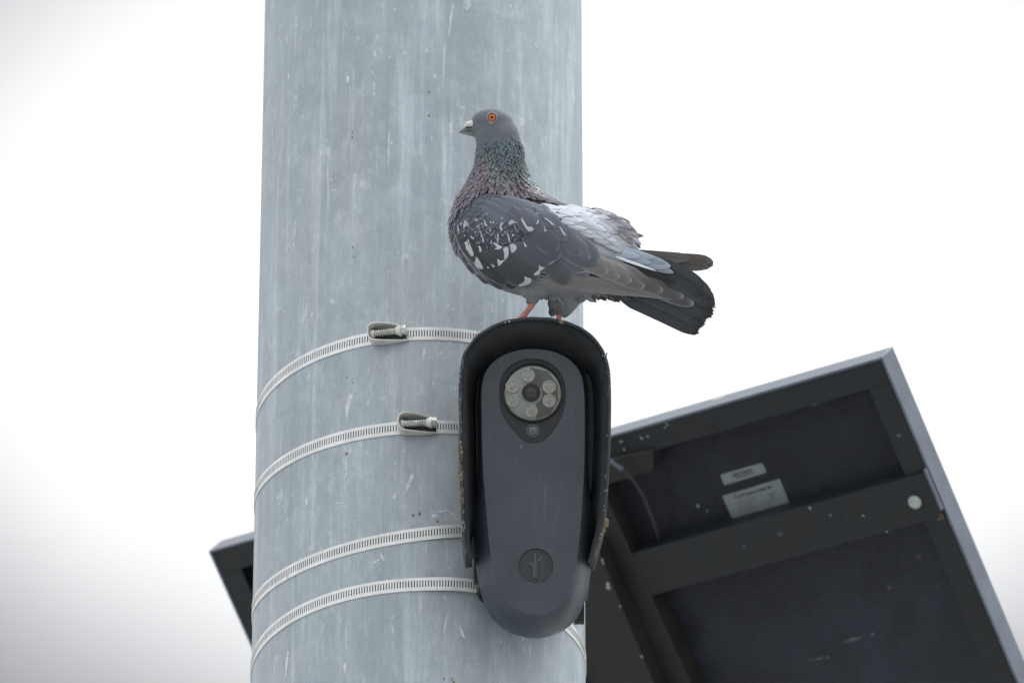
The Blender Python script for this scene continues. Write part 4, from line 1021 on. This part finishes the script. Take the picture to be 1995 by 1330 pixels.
for p in [[(200,490),(238,505),(262,465),(275,520),(300,575),(322,640),(290,650),(258,600),(230,560),(235,530)],
 [(325,640),(350,650),(378,700),(412,760),(380,770),(330,745),(312,690),(330,680)],
 [(585,560),(640,545),(652,580),(640,660),(598,676),(603,620)], [(650,530),(700,520),(732,560),(705,600),(670,620),(660,570)],
 [(530,655),(560,690),(598,676),(645,650),(600,690),(560,735),(543,737)], [(470,708),(520,735),(505,752),(490,742)], [(430,735),(465,745),(450,762)],
 [(930,715),(955,738),(1000,745),(965,775),(950,810),(905,830),(872,825),(898,795),(935,772)], [(1015,725),(1055,700),(1090,672),(1075,702),(1040,722)],
 [(790,822),(835,845),(868,850),(866,890),(840,915),(740,938),(698,930),(770,900),(802,870)],
 [(230,285),(245,305),(262,325),(272,378),(258,350),(242,315),(226,335),(221,385),(208,370),(215,318)],
 [(350,530),(380,545),(388,600),(370,607),(362,560)], [(540,420),(552,425),(550,500),(530,497)], [(622,400),(640,418),(668,520),(652,522)],
 [(773,450),(792,480),(802,535),(828,550),(798,562),(788,510)], [(640,320),(680,288),(702,305),(716,332),(690,328),(662,348),(640,342)],
 [(765,262),(775,300),(812,360),(850,408),(880,358),(888,395),(862,418),(836,414),(795,362),(758,292)], [(925,285),(938,322),(898,347),(920,312)],
 [(965,320),(990,370),(1018,405),(978,414),(996,388)], [(985,268),(1030,298),(1092,352),(1062,352),(1020,305),(985,284)], [(1115,340),(1150,378),(1197,450),(1180,456),(1150,412)],
 [(520,505),(560,540),(592,555),(560,582),(502,578),(540,562),(500,522),(480,516)], [(152,330),(166,350),(176,430),(162,430)], [(415,300),(430,330),(448,350),(425,362),(412,330)],
 [(495,290),(508,320),(505,338),(488,326)], [(560,330),(590,310),(600,330),(575,350),(590,400),(572,405),(556,370)], [(355,330),(372,390),(360,395)], [(375,385),(392,430),(405,470),(390,468),(372,425)],
 [(405,455),(412,500),(400,520),(392,480)], [(280,430),(300,460),(322,470),(305,482),(285,460)], [(690,340),(712,352),(722,390),(708,385)], [(680,430),(705,432),(695,455),(675,450)], [(455,370),(480,385),(470,400)], [(660,220),(672,240),(690,268),(676,258)], [(905,225),(935,235),(918,245)], [(330,280),(345,300),(340,318),(330,300)]]:
    flake(ZP(p))
def line(pts, w_, fade):
    c = catmull(ZP(pts), 6); c = [tuple(q) for q in c]; n = len(c); a = []; b = []
    for i in range(n):
        d = np.array(c[min(i+1, n-1)])-np.array(c[max(i-1, 0)]); d = d/np.linalg.norm(d); ww = w_*math.sin(math.pi*(i+.3)/n)**.5
        a.append((c[i][0]-d[1]*ww, c[i][1]+d[0]*ww)); b.append((c[i][0]+d[1]*ww, c[i][1]-d[0]*ww))
    col = mixc(WHITE, lin(110, 116, 124, 1.35), 1-fade)
    wp.add([B(x, y, zwing(x, y)+.6) for x, y in a]+[B(x, y, zwing(x, y)+.6) for x, y in b], [(i, i+1, n+i+1, n+i) for i in range(n-1)], 0, [col]*2*n)
line([(135,420),(165,530),(235,650),(330,780),(430,870)], .7, .6); line([(150,470),(200,590),(300,700),(400,815),(520,890),(640,940)], .55, .45); line([(1280,800),(1400,785),(1470,755),(1503,710)], .7, .7); line([(420,55),(560,60),(700,90),(860,130),(980,165)], .6, .35); line([(430,80),(460,120),(560,170),(650,230)], .4, .25)
for _ in range(85):
    X, Y = random.uniform(170, 740), random.uniform(150, 540)
    if not in_poly(X, Y, [(170,330),(330,250),(520,190),(640,230),(740,330),(740,420),(640,520),(470,560),(300,500),(200,450)]): continue
    if random.random() < .55*sstep(300, 200, Y): continue
    r_ = random.uniform(7, 15); a = random.uniform(-.5, .9); p = []
    for (u, v) in [(-.25, -1.2), (.3, -.2), (1.0, .8), (.2, .55), (-.6, 1.0), (-.35, .1)]:
        u *= random.uniform(.6, 1.2); v *= random.uniform(.7, 1.3); p.append((X+r_*(u*math.cos(a)-v*math.sin(a)), Y+r_*(u*math.sin(a)+v*math.cos(a))))
    flake(ZP(p), random.uniform(.65, 1))
tag(wp.build('white_chequer', M_feather, wing, auto=0), kind='stuff')

# --- back and rump plumage
random.seed(12)
bk = MB(); rump = [(1062,402),(1100,404),(1140,408),(1180,416),(1215,432),(1235,455),(1238,482),(1205,488),(1175,478),(1140,458),(1112,445),(1085,420)]
for side in (1, -1):
    pl = []
    for _ in range(2500):
        x, y = random.uniform(1060, 1240), random.uniform(400, 490)
        if not in_poly(x, y, rump): continue
        if all(((X-x)*.8)**2+(Y-y)**2 > 6.4**2 for X, Y in pl): pl.append((x, y))
    pl.sort()
    for x, y in pl:
        far = sstep(1130, 1205, x); a = R_(random.gauss(-15, 6+5*far) + 12*sstep(430, 405, y) - 10*sstep(1190, 1240, x) - 10*sstep(440, 480, y)); Ls = random.uniform(28, 42)*(1+.15*far)
        c = mixc(lin(200, 208, 219, 1.05), lin(150, 154, 163, 1.15), far*random.uniform(.15, 1))
        if random.random() < .22*far: c = lin(146, 143, 142, 1.15)
        v = random.uniform(.93, 1.04); sd0 = random.random()*60; warm = random.random() < .5*far
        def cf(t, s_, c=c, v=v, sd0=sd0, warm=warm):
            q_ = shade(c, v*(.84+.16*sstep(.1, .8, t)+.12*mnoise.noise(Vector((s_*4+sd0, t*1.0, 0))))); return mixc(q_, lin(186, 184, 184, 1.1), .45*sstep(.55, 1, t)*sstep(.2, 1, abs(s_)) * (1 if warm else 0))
        zr = lambda X, Y: max(Zw(X, Y)*.5, 6) if side < 0 else max(8, Zw(X, Y)-sstep(445, 400, Y)*6)
        x0, y0 = x-math.cos(a)*Ls*.55, y+math.sin(a)*Ls*.55; y0 = max(y0, 401 + max(0, x0 - 1120) * .1)
        x1, y1 = x+math.cos(a)*Ls*.45, y-math.sin(a)*Ls*.45
        y1 = max(y1, 404 + max(0, x1-1130)*.12)
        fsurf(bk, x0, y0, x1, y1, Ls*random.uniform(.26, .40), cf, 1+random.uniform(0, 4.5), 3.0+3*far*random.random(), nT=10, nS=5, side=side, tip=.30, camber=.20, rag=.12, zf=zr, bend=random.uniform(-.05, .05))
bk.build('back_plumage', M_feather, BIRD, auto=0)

# --- tail coverts and tail
tc_ = MB(); zt_ = lambda X, Y: np.interp(X, [1120, 1200, 1300, 1400], [34, 30, 20, 8])
def lf(c, k=1.35, mid=.12, tipc=None):
    c = lin(*c, k)
    return lambda t, s_: mixc(shade(c, 1 - mid*(1-min(1, abs(s_)*3)) + .08*abs(s_)), lin(*tipc, k) if tipc else c, sstep(.8, 1, t) if tipc else 0)
for (x0,y0,x1,y1,w_,c,l,tp_) in [(1150,500,1312,548,34,(50,54,60),2,.4),(1180,488,1312,532,22,(132,142,152),7,.3),(1140,482,1306,520,36,(150,163,178),10,.25),(1140,476,1298,513,26,(136,148,162),12,.3),(1140,480,1268,514,24,(146,159,173),14,.3),
    (1140,476,1275,503,22,(152,164,178),15,.3),(1135,474,1232,499,26,(112,122,132),16,.3),(1160,484,1246,501,20,(160,172,186),17,.25)]:
    fsurf(tc_, x0,y0,x1,y1,w_, lf(c, 1.35, .05), l, 1.5, nT=18, nS=5, tip=tp_, zf=zt_, camber=.08)
fsurf(tc_, 1178,494,1277,528,5.5, lf((214,222,230)), 20, 1, nT=16, nS=2, tip=.35, zf=zt_, camber=.2)
fsurf(tc_, 1168,497,1318,552,13, lf((38,41,45)), 16, 1, nT=16, nS=2, tip=.6, zf=zt_, camber=.05)
tcov = tc_.build('tail_coverts', M_feather, BIRD, auto=0)
tl = MB()
tips = [(1372,572,30),(1384,582,30),(1391,592,30),(1392,600,28),(1386,606,30),(1388,616,28),(1378,622,30),(1372,632,28),(1362,641,30)]
for k, (x, y, w_) in enumerate(tips):
    t0 = k/(len(tips)-1); x0, y0 = 1185+40*(1-t0)-10*t0, 515+40*t0
    g5 = random.randint(-6, 6); c = (60+g5, 66+g5, 72+g5)
    fsurf(tl, x0, y0, x, y, w_, lf(c, 1.3, .25, (48, 50, 54)), 1.2*((k % 3)-1) - 2.2*k + 3, 0, nT=22, nS=6, tip=.86, zf=zt_, camber=.12, rag=.045, bend=-.105+.10*t0, basew=.8)
# jagged barb notches at the tips
for k in range(7):
    t0 = random.random(); x = np.interp(t0, [0, .5, 1], [1370, 1385, 1360]); y = np.interp(t0, [0, .5, 1], [568, 604, 640])
    a = R_(-42 - 12*random.random()); Ls = random.uniform(10, 18)
    fsurf(tl, x-math.cos(a)*Ls, y+math.sin(a)*Ls, x+math.cos(a)*4, y-math.sin(a)*4, random.uniform(4, 7), lf((52,55,60), 1.2), random.uniform(-8, 3), 0, nT=5, nS=1, tip=.2, zf=zt_)
tl.build('tail', M_tail, BIRD, auto=0)
# --- belly fringe
bf = MB(); random.seed(9)
for i in range(260):
    t0 = random.random(); x = 1035+t0*205; y = np.interp(x, [1035, 1060, 1100, 1150, 1225], [561, 569, 571, 568, 572])+random.uniform(-14, 3)
    a = R_(-58+38*t0+random.uniform(-12, 12)); Ls = random.uniform(15, 27)+6*t0
    c = mixc(lin(128, 130, 134, 1.35), lin(72, 76, 80, 1.3), sstep(1090, 1190, x+random.uniform(-30, 30)))
    z0 = random.uniform(-30, 34)*(1-.5*t0)
    fsurf(bf, x, y, x+math.cos(a)*Ls, y-math.sin(a)*Ls, random.uniform(7, 11), lambda t, s_, c=c: shade(c, .85+.3*t), 0, random.uniform(-3, 5), nT=6, nS=2, tip=.25, zf=lambda X, Y, z0=z0: z0, rag=.1)
for i in range(260):      # thigh tufts
    t0 = random.random()
    if i % 5 == 0: cxx, w0, zc, yb_ = 1038, np.interp(t0, [0, 1], [18, 7]), 32, 566+t0*22
    else: cxx, w0, zc, yb_ = 1100-t0*11, np.interp(t0, [0, 1], [34, 17]), -13, 568+t0*40
    ph = random.uniform(0, math.pi*2); x = cxx+math.cos(ph)*w0; z0 = zc+math.sin(ph)*w0*.9
    a = R_(-92 + random.uniform(-18, 18) - (math.cos(ph))*14); Ls = random.uniform(9, 17)
    c = mixc(lin(122, 124, 128, 1.35), lin(84, 88, 92, 1.3), random.random()*(.4 if i % 5 == 0 else .9))
    fsurf(bf, x, yb_-4, x+math.cos(a)*Ls, yb_-4-math.sin(a)*Ls, random.uniform(4, 7), lambda t, s_, c=c: shade(c, .8+.35*t), 0, random.uniform(0, 3), nT=4, nS=1, tip=.3, zf=lambda X, Y, z0=z0: z0, rag=.15)
bf.build('belly_plumage', M_feather, BIRD, auto=0)

# --- beak, cere, eyes
q = MB(); up = catmull([(936,250,0,12),(922,249.5,0,9.2),(910,251,0,6.8),(902,253.5,0,4.8),(897,257,0,3.0),(895.5,260.5,0,1.0)], 4)
q.tube([B(a[0], a[1], 0) for a in up], [a[3]*SB*.82 for a in up], 16, flat=.8)
bkq = q.build('beak', M_beak, BIRD, auto=0)
q = MB(); lo_ = catmull([(938,262,0,9),(924,261,0,6.6),(912,259.5,0,4.6),(904,259,0,2.8),(899,259.5,0,1)], 4)
q.tube([B(a[0], a[1], 0) for a in lo_], [a[3]*SB for a in lo_], 16, flat=.9); q.build('lower_mandible', M_beak, bkq, auto=0)
q = MB(); 
for sd_ in (1, -1):
    q.ellipsoid(B(918.5, 241.5, 5.2*sd_), (12.8*SB, 6.4*SB, 6.4*SB), Matrix.Rotation(R_(10), 3, 'Z'), 20); q.ellipsoid(B(910, 244, 4.4*sd_), (6.5*SB, 3.8*SB, 4.6*SB), Matrix.Rotation(R_(28), 3, 'Z'), 16)
q.build('cere', M_cere, bkq, auto=0)
q = MB()
for sd_ in (1, -1): q.ellipsoid(B(914.5, 248.3, 7.4*sd_), (6.5*SB, 1.4*SB, 1.4*SB), None, 12)
q.build('nostril', M_black, bkq, auto=0)
for sd_ in (1, -1):
    ex_, ey_ = 958.5, 230
    r_ = bvh.ray_cast(B(ex_, ey_, 300*sd_), Vector((0, 0, -sd_))); n = r_[1]; c = r_[0]
    n = (n + Vector((0, 0, sd_))*1.2).normalized(); F = n.to_track_quat('Z', 'Y').to_matrix().to_4x4(); F.translation = c
    F = F @ Matrix.Scale(SB, 4)
    q = MB(); q.lathe([(11.6, -3.0), (10.6, .4), (9.6, 1.4), (8.6, 1.6), (7.8, 1.2), (7.5, -2)], F @ Matrix.Scale(1, 4), 36, cap=False)
    q.ellipsoid(F @ Vector((1.2 if sd_ > 0 else -1.2, 10.5, .4)), (6.2*SB, 3.4*SB, 1.8*SB), None, 16)
    ey = q.build('eyelid', M_lid, BIRD, auto=0)
    q = MB(); q.lathe([(8.2, .6), (7.9, 1.9), (7.0, 1.7), (6.9, .5)], F, 36, cap=False); q.build('eye_rim', M_lidd, ey, auto=0)
    q = MB(); q.lathe([(7.6, -1), (7.0, .9), (5.5, 1.7), (3.2, 2.2), (.01, 2.4)], F, 36, cap=False); eo = q.build('eye', M_iris, BIRD, auto=0)
    q = MB(); q.lathe([(3.0, 1.9), (2.9, 2.45), (2.0, 2.75), (.01, 2.9)], F, 24, cap=False); q.build('pupil', M_pupil, eo, auto=0)

# --- legs and feet standing on the hood
bpy.context.view_layer.update()
hbvh = BVHTree.FromPolygons([hood.matrix_world @ v.co for v in hood.data.vertices], [tuple(p.vertices) for p in hood.data.polygons])
Mbi = Mb.inverted()
def land(xw, yw):
    r_ = hbvh.ray_cast(Vector((xw, yw, 6)), Vector((0, 0, -1))); return r_[0]
def leg(top, footpx, zloc, dirn):
    pw = Mb @ B(*footpx, zloc); g_ = land(pw.x, pw.y)
    print('foot', pw, g_, proj(pw), proj(g_) if g_ else None)
    if g_ is None: g_ = pw
    fo1 = Mbi @ (g_ + Vector((0, 0, .0045))); tp = B(*top, zloc)
    q = MB(); pts = [tp.lerp(fo1, k/28) + Vector((.0008*math.sin(math.pi*k/28), 0, 0)) for k in range(29)]; q.tube(pts, [(5.3 + 1.0*abs(k/28-.5)*2 + (.4 if k % 2 else -.25))*SB for k in range(29)], 14)
    l_ = q.build('leg', M_skin, BIRD, auto=0)
    for an, Lt in ((180, 46), (150, 38), (212, 40), (10, 24)):
        d = Vector((math.cos(R_(an)), -math.sin(R_(an)), 0)); ps = []
        for k in range(6):
            s2_ = k/5; wp_ = g_ + d*(Lt*PX*s2_); h_ = land(wp_.x, wp_.y) or wp_
            ps.append(Mbi @ (h_ + Vector((0, 0, .0028*(1-.55*s2_)))))
        q = MB(); q.tube(ps, [5*SB, 4.6*SB, 4*SB, 3.8*SB, 3*SB, 1.6*SB], 10); tt = q.build('toe', M_skin, l_, auto=0)
        q = MB(); e_ = ps[-1]; dl = (ps[-1]-ps[-2]).normalized(); q.tube([e_-dl*.001, e_+dl*.002, e_+dl*.004+Vector((0, -.001, 0))], [1.7*SB, 1.3*SB, .3*SB], 8); q.build('claw', M_black, tt, auto=0)
leg((1042, 585), (1012, 626), 32, -1)
leg((1090, 600), (1085, 628), -6, 1)
